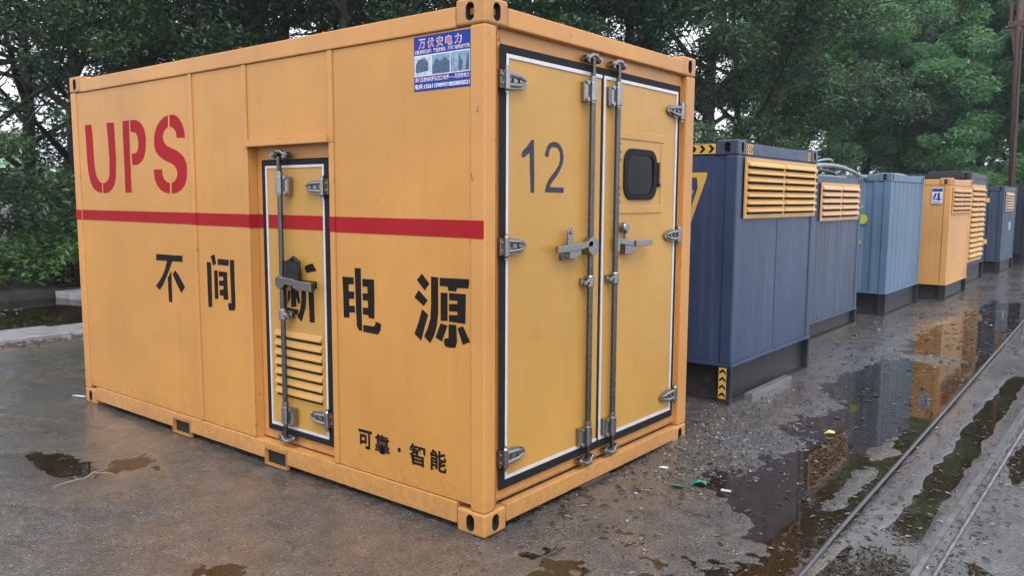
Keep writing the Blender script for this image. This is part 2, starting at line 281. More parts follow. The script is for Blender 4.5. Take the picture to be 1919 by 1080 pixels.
# ------------------------------------------------------------------ ground: one sheet out to the horizon
def ground_material():
    m, nt, b = newmat('wet_asphalt')
    c = coords(nt); sep = nt.nodes.new('ShaderNodeSeparateXYZ'); tc = nt.nodes.new('ShaderNodeTexCoord'); nt.links.new(tc.outputs['Object'], sep.inputs[0])
    n1 = noise(nt, c, .9, 5, .6); n2 = noise(nt, c, 7, 5, .65); n3 = noise(nt, c, 60, 4, .7); n4 = noise(nt, c, 260, 2, .6)
    vo = nt.nodes.new('ShaderNodeTexVoronoi'); vo.inputs['Scale'].default_value = 125; nt.links.new(c, vo.inputs['Vector'])
    asp = ramp(nt, n2.outputs[0], [(.3, (.026, .025, .026)), (.7, (.078, .073, .070))]).outputs[0]
    silt = ramp(nt, n2.outputs[0], [(.3, (.050, .032, .019)), (.7, (.115, .078, .049))]).outputs[0]
    f1 = ramp(nt, n1.outputs[0], [(.44, (0,0,0)), (.62, (.75,)*3)])
    col = mix(nt, f1.outputs[0], asp, silt)
    # single aggregates, some pale
    sc = nt.nodes.new('ShaderNodeSeparateColor'); nt.links.new(vo.outputs['Color'], sc.inputs[0])
    ag = ramp(nt, sc.outputs[0], [(.0, (.45,)*3), (.7, (1.1,)*3), (.93, (1.4,)*3), (.98, (2.2,)*3)])
    col = mix(nt, 1.0, col, ag.outputs[0], 'MULTIPLY')
    gn = ramp(nt, n4.outputs[0], [(.34, (.35,)*3), (.62, (1.9,)*3)]); col = mix(nt, 1.0, col, gn.outputs[0], 'MULTIPLY')
    # slab right of the thin pipe
    mr = nt.nodes.new('ShaderNodeMath'); mr.operation = 'MULTIPLY_ADD'; mr.inputs[1].default_value = .026; nt.links.new(sep.outputs[1], mr.inputs[0]); nt.links.new(sep.outputs[0], mr.inputs[2])
    sl = nt.nodes.new('ShaderNodeMapRange'); sl.inputs[1].default_value = 1.355; sl.inputs[2].default_value = 1.40; nt.links.new(mr.outputs[0], sl.inputs[0])
    nsl = noise(nt, coords(nt, 5, 1.6, 5), 2.4, 6, .7); slab = ramp(nt, nsl.outputs[0], [(.3, (.034, .030, .030)), (.72, (.115, .108, .122))]).outputs[0]
    col = mix(nt, sl.outputs[0], col, slab)
    zs = nt.nodes.new('ShaderNodeMapRange'); zs.inputs[1].default_value = WL+.003; zs.inputs[2].default_value = WL-.004; zs.inputs[4].default_value = .8; nt.links.new(sep.outputs[2], zs.inputs[0])
    ivs = nt.nodes.new('ShaderNodeMath'); ivs.operation = 'MULTIPLY_ADD'; ivs.inputs[1].default_value = -.85; ivs.inputs[2].default_value = 1; nt.links.new(sl.outputs[0], ivs.inputs[0]); zm = nt.nodes.new('ShaderNodeMath'); zm.operation = 'MULTIPLY'; nt.links.new(zs.outputs[0], zm.inputs[0]); nt.links.new(ivs.outputs[0], zm.inputs[1])
    col = mix(nt, zm.outputs[0], col, (.085, .066, .050))      # pale silt settled in the pools
    nt.links.new(col, b.inputs['Base Color'])
    rr = ramp(nt, n1.outputs[0], [(.35, (.13,)*3), (.6, (.34,)*3)]); rs = ramp(nt, n2.outputs[0], [(.3, (.08,)*3), (.7, (.26,)*3)])
    rm = mix(nt, sl.outputs[0], rr.outputs[0], rs.outputs[0]); nt.links.new(rm, b.inputs['Roughness'])
    b.inputs['Specular IOR Level'].default_value = .55
    ad = nt.nodes.new('ShaderNodeMath'); ad.operation = 'ADD'; nt.links.new(n3.outputs[0], ad.inputs[0]); nt.links.new(vo.outputs['Distance'], ad.inputs[1])
    iv = nt.nodes.new('ShaderNodeMapRange'); iv.inputs[3].default_value = 1.0; iv.inputs[4].default_value = .8; nt.links.new(sl.outputs[0], iv.inputs[0])
    bn = nt.nodes.new('ShaderNodeBump'); bn.inputs['Distance'].default_value = .010; nt.links.new(iv.outputs[0], bn.inputs['Strength'])
    nt.links.new(ad.outputs[0], bn.inputs['Height']); nt.links.new(bn.outputs[0], b.inputs['Normal'])
    # film of standing wet: large patches, and everything close to the water level
    nf = noise(nt, coords(nt, 1, .7, 1), .75, 5, .62, .6); pf = ramp(nt, nf.outputs[0], [(.34, (.35,)*3), (.52, (1.0,)*3)])
    zf = nt.nodes.new('ShaderNodeMapRange'); zf.inputs[1].default_value = WL+.007; zf.inputs[2].default_value = WL+.0005; nt.links.new(sep.outputs[2], zf.inputs[0])
    mx = nt.nodes.new('ShaderNodeMath'); mx.operation = 'MAXIMUM'; nt.links.new(pf.outputs[0], mx.inputs[0]); nt.links.new(zf.outputs[0], mx.inputs[1]); nt.links.new(mx.outputs[0], b.inputs['Coat Weight'])
    b.inputs['Coat Roughness'].default_value = .08; b.inputs['Coat IOR'].default_value = 1.45
    nb = noise(nt, c, 85, 4, .7); bc = nt.nodes.new('ShaderNodeBump'); bc.inputs['Distance'].default_value = .004; bc.inputs['Strength'].default_value = .42
    bs = nt.nodes.new('ShaderNodeMapRange'); bs.inputs[1].default_value = .25; bs.inputs[2].default_value = 1.0; bs.inputs[3].default_value = 1.0; bs.inputs[4].default_value = .22; nt.links.new(mx.outputs[0], bs.inputs[0]); nt.links.new(bs.outputs[0], bc.inputs['Strength'])
    ab = nt.nodes.new('ShaderNodeMath'); ab.operation = 'MULTIPLY_ADD'; ab.inputs[1].default_value = .7; nt.links.new(ad.outputs[0], ab.inputs[0]); nt.links.new(nb.outputs[0], ab.inputs[2]); nt.links.new(ab.outputs[0], bc.inputs['Height']); nt.links.new(bc.outputs[0], b.inputs['Coat Normal'])
    return m
def build_ground():
    cx, cy = 2.41623, -2.82838
    a_fine = np.radians(np.arange(-6, 90, .13)); a_co = np.radians(np.arange(90, 354, 3.0)); ang = np.concatenate([a_fine, a_co]) # measured from +Y towards -X
    rad = np.concatenate([[.01, .5, 1.0], np.exp(np.linspace(np.log(1.5), np.log(28), 760)), np.exp(np.linspace(np.log(30), np.log(600), 40))])
    A, Rr = np.meshgrid(ang, rad); X = cx-np.sin(A)*Rr; Y = cy+np.cos(A)*Rr; Z = ground_h(X, Y)
    n, k = X.shape; v = np.stack([X, Y, Z], -1).reshape(-1, 3)
    i, j = np.meshgrid(np.arange(n-1), np.arange(k), indexing='ij'); j2 = (j+1) % k
    f = np.stack([i*k+j, i*k+j2, (i+1)*k+j2, (i+1)*k+j], -1).reshape(-1, 4)
    f = f[:, ::-1]
    me = bpy.data.meshes.new('ground'); me.vertices.add(len(v)); me.vertices.foreach_set('co', v.ravel().astype(np.float32))
    me.loops.add(f.size); me.loops.foreach_set('vertex_index', f.ravel().astype(np.int32))
    me.polygons.add(len(f)); me.polygons.foreach_set('loop_start', np.arange(0, f.size, 4, dtype=np.int32)); me.polygons.foreach_set('loop_total', np.full(len(f), 4, np.int32))
    me.update(calc_edges=True); me.polygons.foreach_set('use_smooth', np.ones(len(f), bool))
    if me.polygons[5].normal.z < 0: me.flip_normals()
    o = link_mesh('ground', me, ground_material()); tag(o, kind='structure')
build_ground()
m, nt, b = newmat('puddle_water'); nt.nodes.remove(b); out = nt.nodes['Material Output']
fr = nt.nodes.new('ShaderNodeFresnel'); fr.inputs[0].default_value = 1.58; tr = nt.nodes.new('ShaderNodeBsdfTransparent'); tr.inputs[0].default_value = (.78, .68, .56, 1)
gl = nt.nodes.new('ShaderNodeBsdfGlossy'); gl.inputs['Roughness'].default_value = .012; ms = nt.nodes.new('ShaderNodeMixShader')
nw = noise(nt, coords(nt), 5.0, 3); bw = nt.nodes.new('ShaderNodeBump'); bw.inputs['Strength'].default_value = .05; bw.inputs['Distance'].default_value = .02
nt.links.new(nw.outputs[0], bw.inputs['Height']); nt.links.new(bw.outputs[0], gl.inputs['Normal'])
nt.links.new(fr.outputs[0], ms.inputs[0]); nt.links.new(tr.outputs[0], ms.inputs[1]); nt.links.new(gl.outputs[0], ms.inputs[2]); nt.links.new(ms.outputs[0], out.inputs['Surface'])
M_WATER = m
o = MB().quad((-11.7, -14, WL), (6, -14, WL), (6, 40, WL), (-11.7, 40, WL)).build('puddle_water', M_WATER, fix=False); tag(o, kind='structure')

# kerb, low retaining wall, planted bank on the left
def strip_box(name, x0, x1, y0, y1, z0, z1, mat, seed, amp=.012, step=.25):
    """long masonry strip along Y with slightly uneven edges, separate stones every 1 m"""
    mb = MB(); rnd = random.Random(seed); y = y0
    while y < y1:
        L = min(rnd.uniform(.9, 1.1), y1-y); d = [rnd.uniform(-amp, amp) for _ in range(4)]
        mb.box(x0+d[0], x1+d[1], y+.004, y+L-.004, z0, z1+d[2]*.6); y += L
    return mb.build(name, mat, bevel=.012)
M_KERB = plain('wet_kerb_concrete', (.30, .30, .32), .35, 0, .3, 6, .3)
mw, nt, b = newmat('stained_wall_concrete'); c = coords(nt, 1, 1, .25); n = noise(nt, c, 3.5, 6, .7, .4); n2 = noise(nt, coords(nt), 14, 5, .7)
r1 = ramp(nt, n.outputs[0], [(.35, (.012, .012, .010)), (.54, (.032, .032, .024)), (.70, (.12, .12, .115))]); r2 = ramp(nt, n2.outputs[0], [(.3, (.5,)*3), (.7, (1.25,)*3)])
nt.links.new(mix(nt, 1.0, r1.outputs[0], r2.outputs[0], 'MULTIPLY'), b.inputs['Base Color']); b.inputs['Roughness'].default_value = .45; bump(nt, n2.outputs[0], .5, .02, b)
fk = strip_box('kerb', -11.95, -11.55, -14, 44, -.15, .115, mw, 3, .02); tag(fk, 'stained far kerb behind the flat pool at the left edge', 'kerb')
sb = MB().hexa([(-11.5, 2.75, -.1), (-10.75, 2.9, -.1), (-10.8, 4.2, -.1), (-11.55, 4.2, -.1), (-11.5, 2.75, .10), (-10.75, 2.9, .085), (-10.8, 4.2, .09), (-11.55, 4.2, .10)]).build('kerb_slab', M_KERB, bevel=.012); tag(sb, 'pale concrete slab sticking into the pool from the far kerb', 'slab')
kb = strip_box('kerb', -8.16, -7.42, -14, 44, -.12, .045, M_KERB, 5, .02); tag(kb, 'flat pale concrete kerb along the near side of the pool', 'kerb')
def bank_h(x, y):
    d = np.clip(-11.9-x, 0, 40); return .08+.10*vnoise(x, y, 1.2, 51)+.05*vnoise(x, y, .3, 52)+.06*d*sstep(0, 3, d)-.0*d
xs = np.linspace(-11.93, -50, 90); ys = np.linspace(-20, 60, 200); X, Y = np.meshgrid(xs, ys); Z = bank_h(X, Y); k = len(xs)
mb = MB(); mb.v = [tuple(q) for q in np.stack([X, Y, Z], -1).reshape(-1, 3)]; mb.f = [(i*k+j, (i+1)*k+j, (i+1)*k+j+1, i*k+j+1) for i in range(len(ys)-1) for j in range(k-1)]
M_SOIL = plain('leaf_strewn_soil', (.040, .034, .022), .7, 0, .6, 9, .8)
bk = mb.build('bank', M_SOIL, smooth=True); tag(bk, kind='structure')

# ------------------------------------------------------------------ corner castings
_cast = {}
def casting_mesh(sx, sy, mat, a=.180, b=.168, h=.120):
    key = (sx, sy, mat.name, a)
    if key in _cast: return _cast[key]
    def tmp(bm):
        me = bpy.data.meshes.new('tmp'); bm.to_mesh(me); bm.free(); o = bpy.data.objects.new('tmp', me); COL.objects.link(o); return o
    x0, x1 = (-a, 0) if sx > 0 else (0, a); y0, y1 = (0, b) if sy < 0 else (-b, 0)
    bm = bmesh.new(); mbx = MB().box(x0, x1, y0, y1, 0, h); vs = [bm.verts.new(q) for q in mbx.v]
    for f in mbx.f: bm.faces.new([vs[i] for i in f])
    bmesh.ops.bevel(bm, geom=list(bm.edges), offset=.013, segments=3, profile=.5, affect='EDGES')
    body = tmp(bm)
    def stad(cz, w, hh):
        pts = []; r = w/2
        for k in range(9): t = math.pi*k/8; pts.append((r*math.cos(t), cz+hh/2-r+r*math.sin(t)))
        for k in range(9): t = math.pi+math.pi*k/8; pts.append((r*math.cos(t), cz-hh/2+r+r*math.sin(t)))
        return pts
    cut = MB(); st = stad(h*.5, .050, .082); yc = (y0+y1)/2-sy*0+(-.0); xc = (x0+x1)/2
    cut.prism([(yc+p, q) for p, q in st], (lambda p, q, d: (d, p, q)), *( (-.12, .05) if sx > 0 else (-.05, .12)))
    bm = bmesh.new(); vs = [bm.verts.new(q) for q in cut.v]
    for f in cut.f: bm.faces.new([vs[i] for i in f])
    bmesh.ops.recalc_face_normals(bm, faces=bm.faces); c1 = tmp(bm)
    cut = MB(); cut.prism([(xc+p, q) for p, q in st], (lambda p, q, d: (p, d, q)), *( (-.05, .115) if sy < 0 else (-.115, .05)))
    bm = bmesh.new(); vs = [bm.verts.new(q) for q in cut.v]
    for f in cut.f: bm.faces.new([vs[i] for i in f])
    bmesh.ops.recalc_face_normals(bm, faces=bm.faces); c2 = tmp(bm)
    for c in (c1, c2):
        md = body.modifiers.new('b', 'BOOLEAN'); md.operation = 'DIFFERENCE'; md.solver = 'EXACT'; md.object = c
    bpy.context.view_layer.update()
    me = bpy.data.meshes.new_from_object(body.evaluated_get(bpy.context.evaluated_depsgraph_get()))
    for o in (body, c1, c2): bpy.data.objects.remove(o)
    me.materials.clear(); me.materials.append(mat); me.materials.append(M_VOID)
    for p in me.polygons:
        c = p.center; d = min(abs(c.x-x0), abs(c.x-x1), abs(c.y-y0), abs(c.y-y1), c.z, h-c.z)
        p.material_index = 1 if d > .016 else 0  # unpainted steel inside, coloured near-black to deepen the hollow's shade
    me.name = 'corner_casting'; _cast[key] = me; return me
def casting(parent, sx, sy, x, y, z, mat, **k):
    o = bpy.data.objects.new('corner_casting', casting_mesh(sx, sy, mat, **k)); COL.objects.link(o); o.parent = parent; o.location = (x, y, z); return o

# ------------------------------------------------------------------ the yellow power container
L, W, H = 4.178, 2.10, 2.528
C0 = thing('power_container', 'large yellow power container with black lettering, red stripe and two end doors', 'container', (0, 0, 0))
for x, sx in ((0, 1), (-L, -1)):
    for y, sy in ((0, -1), (W, 1)):
        casting(C0, sx, sy, x, y, 0, M_YEL); casting(C0, sx, sy, x, y, H-.120, M_YEL)
CA, CB, CH = .180, .168, .120
# corner posts
for (x0, x1, y0, y1) in ((-.093, -.002, .002, .085), (-.093, -.002, W-.115, W-.002), (-L+.002, -L+.090, .002, .09), (-L+.002, -L+.090, W-.09, W-.002)):
    MB().box(x0, x1, y0, y1, CH, H-CH).build('corner_post', M_YEL, C0, bevel=.010, seg=3)
# top rails and bottom rails
for y0, y1 in ((-.0, .07), (W-.07, W)):
    MB().box(-L+CA, -CA, y0, y1, 2.405, 2.500).build('top_rail', M_YEL, C0, bevel=.006)
    br = MB()
    for xa, xb in ((-L+CA, -2.845), (-2.615, -1.765), (-1.545, -CA)): br.box(xa, xb, y0, y1, .036, .142)
    for xa, xb in ((-2.8449, -2.6151), (-1.7649, -1.5451)): br.box(xa, xb, y0, y1, .1095, .142)
    br.build('bottom_rail', M_YEL, C0, bevel=.004)
for x0, x1 in ((-.07, .0), (-L, -L+.07)):
    MB().box(x0, x1, CB, W-CB, 2.412, 2.500).build('top_rail', M_YEL, C0, bevel=.006)
    MB().box(x0, x1, CB, W-CB, .036, .126).build('bottom_rail', M_YEL, C0, bevel=.006)
MB().box(-L+.03, -.03, .03, W-.03, 2.46, 2.490).build('roof', M_YEL, C0)
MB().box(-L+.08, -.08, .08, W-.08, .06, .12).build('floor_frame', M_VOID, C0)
# near side: flush sheet panels with thin seams
PZ0, PZ1 = .146, 2.403
def side_panel(x0, x1, z0=PZ0, z1=PZ1):
    return MB().box(x0, x1, .011, .03, z0, z1).build('side_panel', M_PAN, C0, bevel=.002, seg=1)
side_panel(-L+.094, -2.500); side_panel(-2.4545, -1.905)
side_panel(-1.858, -1.110, 1.962); side_panel(-1.0675, -.095)
MB().box(-1.108, -1.069, .002, .062, PZ0, 1.921).box(-1.108, -1.069, .002, .03, 1.9215, 2.403).build('door_post', M_YEL, C0, bevel=.003)
MB().box(-2.498, -2.456, .002, .03, PZ0, 2.403).build('panel_stiffener', M_YEL, C0, bevel=.003)
MB().box(-1.903, -1.860, .002, .03, PZ0, 2.403).build('panel_stiffener', M_YEL, C0, bevel=.003)
# recess of the side door
MB().box(-1.862, -1.857, .006, .066, .142, 1.921).build('door_jamb', M_YEL, C0)
MB().box(-1.866, -1.106, -.014, .066, 1.922, 1.960).build('door_header', M_YEL, C0, bevel=.003)
MB().box(-1.857, -1.108, .066, .08, .150, 1.922).build('door_frame', M_YEL, C0)
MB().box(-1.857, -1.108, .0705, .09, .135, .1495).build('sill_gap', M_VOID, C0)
# back and far end walls (closed box)
MB().box(-L+.09, -.12, W-.03, W-.006, PZ0, 2.403).build('back_wall', M_PAN, C0)
MB().box(-L+.006, -L+.03, .09, W-.09, .128, 2.41).build('end_wall', M_PAN, C0)
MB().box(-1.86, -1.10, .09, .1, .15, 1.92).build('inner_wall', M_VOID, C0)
# fork pockets
for xa, xb in ((-2.845, -2.615), (-1.765, -1.545)):
    p = MB(); t = .009
    p.box(xa, xb, -.004, .022, .100, .109).box(xa, xb, -.004, .022, .002, .011).box(xa, xa+t, -.004, .022, .011, .100).box(xb-t, xb, -.004, .022, .011, .100)
    o = p.build('fork_pocket', M_YEL, C0)
    MB().box(xa+t, xb-t, .0225, .026, .004, .108).build('pocket_shade', M_VOID, o)  # near-black plate close behind the rim; paints the deep pocket's shade

# red stripe (painted over post, panels and side door)
SZ0, SZ1 = 1.440, 1.524
st = MB()
st.box(-L+.004, -L+.0885, -.0002, .004, SZ0+.008, SZ1).box(-L+.094, -2.4995, .0092, .013, SZ0+.008, SZ1).box(-2.4985, -2.4553, .0004, .0105, SZ0+.006, SZ1)
st.box(-2.4545, -1.9045, .0092, .013, SZ0+.005, SZ1).box(-1.9035, -1.8595, .0004, .0105, SZ0+.004, SZ1)
st.box(-1.8568, -1.853, .004, .0655, SZ0+.003, SZ1).box(-1.857, -1.112, .0642, .068, SZ0+.003, SZ1).box(-1.1085, -1.0683, .0004, .0105, SZ0+.002, SZ1).box(-1.0675, -.0955, .0092, .013, SZ0, SZ1).box(-.0925, -.008, -.0002, .004, SZ0, SZ1)
st.build('red_stripe', M_RED, C0)
def glyph(name, keys, frame, mat, parent, d0=0, d1=.0018):
    mb = MB()
    for k in keys:
        for p in GLYPH[k]: mb.prism(p, frame, d0, d1)
    return mb.build(name, mat, parent)
glyph('red_letters', ['U', 'P', 'S'], F_SIDE(.011), M_RED, C0)
for k_ in ('bu', 'jian', 'dian', 'yuan'): glyph('black_character', [k_], F_SIDE(.011), M_BLK, C0)

# text through the built-in font
def text_mesh(s, name, mat, parent, frame, box, d=.0015, bold=0.0, fit=True):
    cu = bpy.data.curves.new('t', 'FONT'); cu.body = s; cu.offset = bold; cu.resolution_u = 4; o = bpy.data.objects.new('t', cu); COL.objects.link(o)
    bpy.context.view_layer.update()
    me = bpy.data.meshes.new_from_object(o.evaluated_get(bpy.context.evaluated_depsgraph_get())); bpy.data.objects.remove(o)
    if not len(me.vertices): return None
    co = np.zeros(len(me.vertices)*3); me.vertices.foreach_get('co', co); co = co.reshape(-1, 3)
    lo, hi = co.min(0), co.max(0); a0, a1, b0, b1 = box
    u = a0+(co[:, 0]-lo[0])/(hi[0]-lo[0])*(a1-a0); v = b0+(co[:, 1]-lo[1])/(hi[1]-lo[1])*(b1-b0)
    for i, vt in enumerate(me.vertices): vt.co = frame(u[i], v[i], d)
    me.name = name; me.update(); return link_mesh(name, me, mat, parent)
FS = F_SIDE(.011)
text_mesh('可', 'small_character', M_BLK, C0, FS, (-.9097, -.8012, .2742, .379), bold=.035)
text_mesh('靠', 'small_character', M_BLK, C0, FS, (-.7782, -.6632, .2722, .3773), bold=.024)
MB().prism([(-.591+.0115*math.cos(t*math.pi/6), .321+.0125*math.sin(t*math.pi/6)) for t in range(12)], FS, 0, .0018).build('small_dot', M_BLK, C0)
text_mesh('智', 'small_character', M_BLK, C0, FS, (-.5156, -.4011, .2648, .3782), bold=.026)
text_mesh('能', 'small_character', M_BLK, C0, FS, (-.3704, -.2549, .2643, .3753), bold=.026)

# blue advertising sticker high on the side
sx0, sx1, sz0, sz1 = -.458, -.094, 2.138, 2.394
M_SBL = plain('blue_sticker_film', (.012, .045, .36), .5, spec=.2); M_SPK = plain('pale_pink_print', (.78, .60, .68), .5); M_SWH = plain('white_print', (.80, .82, .88), .5)
stk = MB().box(sx0, sx1, .0095, .0115, sz0, sz1).build('sticker', M_SBL, C0)
F2 = F_SIDE(.0092)
for i, ch in enumerate('万伏安电力'):
    a = -.424+i*.0585; text_mesh(ch, 'sticker_character', M_SWH, stk, F2, (a-.002, a+.042, 2.337, 2.382), .0004, bold=.03); text_mesh(ch, 'sticker_character', plain('red_print', (.55,.05,.08)) if i == 0 else bpy.data.materials['red_print'], stk, F2, (a+.002, a+.038, 2.341, 2.378), .0009, bold=.0)
text_mesh('主营:发电机出租、静音发电车、不间断电源出租销售', 'sticker_line', M_SPK, stk, F2, (-.452, -.100, 2.312, 2.332), .0005, bold=.03)
text_mesh('高低压发电机租赁应急电源——万伏安电力', 'sticker_line', M_SPK, stk, F2, (-.450, -.102, 2.180, 2.203), .0005, bold=.03)
text_mesh('电话:13261159899/18058858521', 'sticker_line', M_SWH, stk, F2, (-.452, -.100, 2.147, 2.172), .0005, bold=.03)
MB().box(-.455, -.097, .0086, .0093, 2.207, 2.306).build('photo_strip', M_SWH, stk)
M_P1 = plain('photo_dark_blue', (.05, .10, .20), .4, 0, .5, 90); M_P2 = plain('photo_grey_blue', (.22, .36, .48), .4, 0, .4, 60); M_P3 = plain('photo_pale', (.55, .65, .72), .4, 0, .3, 70)
def pic(x0, x1, mat): MB().box(x0, x1, .0080, .0085, 2.212, 2.301).build('sticker_photo', mat, stk)
pic(-.452, -.342, M_P3); pic(-.337, -.222, M_P2); pic(-.217, -.100, M_P2)
F3 = F_SIDE(.0078)
for P_ in ([(-.445, 2.225), (-.36, 2.23), (-.362, 2.27), (-.385, 2.292), (-.43, 2.285), (-.445, 2.26)], [(-.335, 2.213), (-.224, 2.213), (-.224, 2.262), (-.25, 2.285), (-.285, 2.268), (-.31, 2.283), (-.335, 2.25)],
           [(-.168, 2.213), (-.148, 2.213), (-.14, 2.25), (-.165, 2.29)], [(-.125, 2.213), (-.102, 2.213), (-.102, 2.298), (-.118, 2.26)]):
    MB().prism(P_, F3, 0, .0003).build('photo_shape', M_P1, stk)

# ------------------------------------------------------------------ hardware builders
def ring_trim(frame, a0, a1, b0, b1, w, d0, d1):
    mb = MB()
    for p in ([(a0, b0), (a1, b0), (a1, b0+w), (a0, b0+w)], [(a0, b1-w), (a1, b1-w), (a1, b1), (a0, b1)], [(a0, b0+w), (a0+w, b0+w), (a0+w, b1-w), (a0, b1-w)], [(a1-w, b0+w), (a1, b0+w), (a1, b1-w), (a1-w, b1-w)]):
        mb.prism(p, frame, d0, d1)
    return mb
def hexp(a, b, r, n=6, ph=0): return [(a+r*math.cos(ph+2*math.pi*k/n), b+r*math.sin(ph+2*math.pi*k/n)) for k in range(n)]
def ctube(mb, frame, pts, r, n=14): mb.tube([frame(*p) for p in pts], r, n)
def hinge(frame, a, b, side, parent, d=.0, ln=.165):
    """cast hinge: knuckle barrel at a, leaf reaching towards side*ln"""
    mb = MB(); s = side
    ctube(mb, frame, [(a, b-.052, d+.016), (a, b-.045, d+.018), (a, b+.045, d+.018), (a, b+.052, d+.016)], [.010, .016, .016, .010], 12)
    ctube(mb, frame, [(a, b-.066, d+.016), (a, b-.052, d+.016)], .009, 10); ctube(mb, frame, [(a, b+.052, d+.016), (a, b+.064, d+.016)], .009, 10)
    mb.prism([(a+s*.012, b-.040), (a+s*.07, b-.040), (a+s*.135, b-.030), (a+s*ln, b-.010), (a+s*ln, b+.010), (a+s*.135, b+.030), (a+s*.07, b+.040), (a+s*.012, b+.040)][::s], frame, d, d+.012)
    for q in (-.020, .020): ctube(mb, frame, [(a+s*.015, b+q*1.2, d+.016), (a+s*.10, b+q, d+.019), (a+s*.15, b+q*.35, d+.014)], [.012, .011, .006], 10)
    mb.prism(hexp(a+s*.055, b, .010), frame, d+.012, d+.022); mb.prism(hexp(a+s*.105, b, .009), frame, d+.012, d+.020)
    mb.prism([(a-s*.036, b-.042), (a-s*.008, b-.042), (a-s*.008, b+.042), (a-s*.036, b+.042)][::s], frame, d-.014, d+.010)
    mb.prism(hexp(a-s*.024, b+.02, .008), frame, d+.010, d+.017); mb.prism(hexp(a-s*.024, b-.02, .008), frame, d+.010, d+.017)
    return mb.build('hinge', M_CHR, parent, bevel=.0025)
def keeper(frame, a, b, up, parent, d):
    mb = MB(); u = up
    mb.prism([(a-.062, b-.014), (a+.062, b-.014), (a+.062, b+.014), (a-.062, b+.014)], frame, d-.022, d-.010)
    for q in (-.062, .058):
        ctube(mb, frame, [(a+q, b, d-.018), (a+q, b, d+.016)], .017, 12); ctube(mb, frame, [(a+q, b, d+.016), (a+q, b, d+.024)], .010, 8)
    ctube(mb, frame, [(a-.05, b, d+.006), (a-.018, b+u*.020, d+.014), (a+.018, b+u*.020, d+.014), (a+.05, b, d+.006)], .011, 10)
    return mb.build('rod_keeper', M_CHR, parent, bevel=.002)
def rod_bracket(frame, a, b, parent, d, s, hgt=.138):
    """long two-bolt bearing with its base plate on side s of the rod"""
    mb = MB(); h = hgt/2
    ctube(mb, frame, [(a, b-h, d), (a, b-h+.010, d), (a, b-h+.012, d), (a, b+h-.03, d), (a, b+h-.028, d), (a, b+h, d)], [.018, .018, .025, .025, .020, .020], 16)
    mb.prism([(a+s*.018, b-h+.008), (a+s*.075, b-h+.004), (a+s*.078, b+h-.03), (a+s*.018, b+h-.034)][::s], frame, d-.030, d-.004)
    ctube(mb, frame, [(a+s*.062, b-h+.006, d-.004), (a+s*.062, b+h-.03, d-.004)], .012, 10)
    for q in (-h+.014, h-.036): ctube(mb, frame, [(a+s*.062, b+q, d-.006), (a+s*.062, b+q, d+.016)], .013, 8)
    return mb.build('rod_bracket', M_CHR, parent, bevel=.002)
def rod_guide(frame, a, b, parent, d, s):
    mb = MB(); ctube(mb, frame, [(a, b-.034, d), (a, b-.028, d), (a, b+.028, d), (a, b+.034, d)], [.020, .024, .024, .020], 14)
    mb.prism([(a+s*.015, b-.024), (a+s*.068, b-.020), (a+s*.068, b+.020), (a+s*.015, b+.024)][::s], frame, d-.034, d-.010)
    ctube(mb, frame, [(a+s*.05, b-.004, d-.012), (a+s*.05, b-.004, d+.012)], .014, 8); ctube(mb, frame, [(a+s*.02, b+.012, d+.010), (a+s*.06, b-.014, d+.002)], .008, 8)
    return mb.build('rod_guide', M_CHR, parent, bevel=.002)
def lock_rod(frame, a, z0, z1, zs0, zs1, parent, d, r=.0165):
    mb = MB(); ctube(mb, frame, [(a, zs0, d), (a, zs1, d)], r, 20)
    # forked ends, thinner necks to the keepers
    mb.prism([(a-.012, zs1), (a+.012, zs1), (a+.012, z1), (a-.012, z1)], frame, d-.009, d+.009)
    mb.prism([(a-.012, z0), (a+.012, z0), (a+.012, zs0), (a-.012, zs0)], frame, d-.009, d+.009)
    return mb.build('lock_rod', M_ROD, parent, bevel=.002)

# ---- double end doors
XR = -.040; FE = F_END(XR)
SURR = MB().box(XR-.02, XR, .085, W-.115, .140, 2.412).build('door_surround', M_YEL, C0)
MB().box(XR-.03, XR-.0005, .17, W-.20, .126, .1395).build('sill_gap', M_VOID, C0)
MB().box(XR-.02, XR+.012, .10, W-.13, .153, .160).build('sill_lip', M_YEL, C0)
MB().box(-.07, -.002, .0855, .0885, .14, 2.41).build('post_lip', M_YEL, C0)
def end_door(a0, a1, b0, b1):
    d = MB().prism([(a0+.018, b0+.018), (a1-.018, b0+.018), (a1-.018, b1-.018), (a0+.018, b1-.018)], FE, .0005, .015).build('end_door', M_DOOR, C0, bevel=.002)
    return d
DL = end_door(.128, 1.030, .195, 2.350); DR = end_door(1.026, 1.940, .195, 2.350)
# gaskets (black) and pale trims
g = MB()
g.prism([(.133, .200), (.178, .200), (.178, 2.338), (.133, 2.338)], FE, .0156, .019).prism([(.178, 2.299), (1.008, 2.299), (1.008, 2.338), (.178, 2.338)], FE, .0156, .019).prism([(.178, .200), (1.008, .200), (1.008, .246), (.178, .246)], FE, .0156, .019)
g.prism([(1.008, .200), (1.030, .200), (1.030, 2.338), (1.008, 2.338)], FE, .0156, .0165); g.build('gasket', M_GAS, DL)
g = MB(); g.prism([(.178, .246), (.194, .246), (.194, 2.299), (.178, 2.299)], FE, .0156, .021).prism([(.194, 2.281), (1.008, 2.281), (1.008, 2.299), (.194, 2.299)], FE, .0156, .021).prism([(.194, .246), (1.008, .246), (1.008, .262), (.194, .262)], FE, .0156, .021)
g.build('trim', M_TRIM, DL)
g = MB(); g.prism([(1.030, 2.299), (1.9, 2.299), (1.9, 2.338), (1.030, 2.338)], FE, .0156, .019).prism([(1.9, .200), (1.932, .200), (1.932, 2.338), (1.9, 2.338)], FE, .0156, .019).prism([(1.030, .200), (1.9, .200), (1.9, .246), (1.030, .246)], FE, .0156, .019)
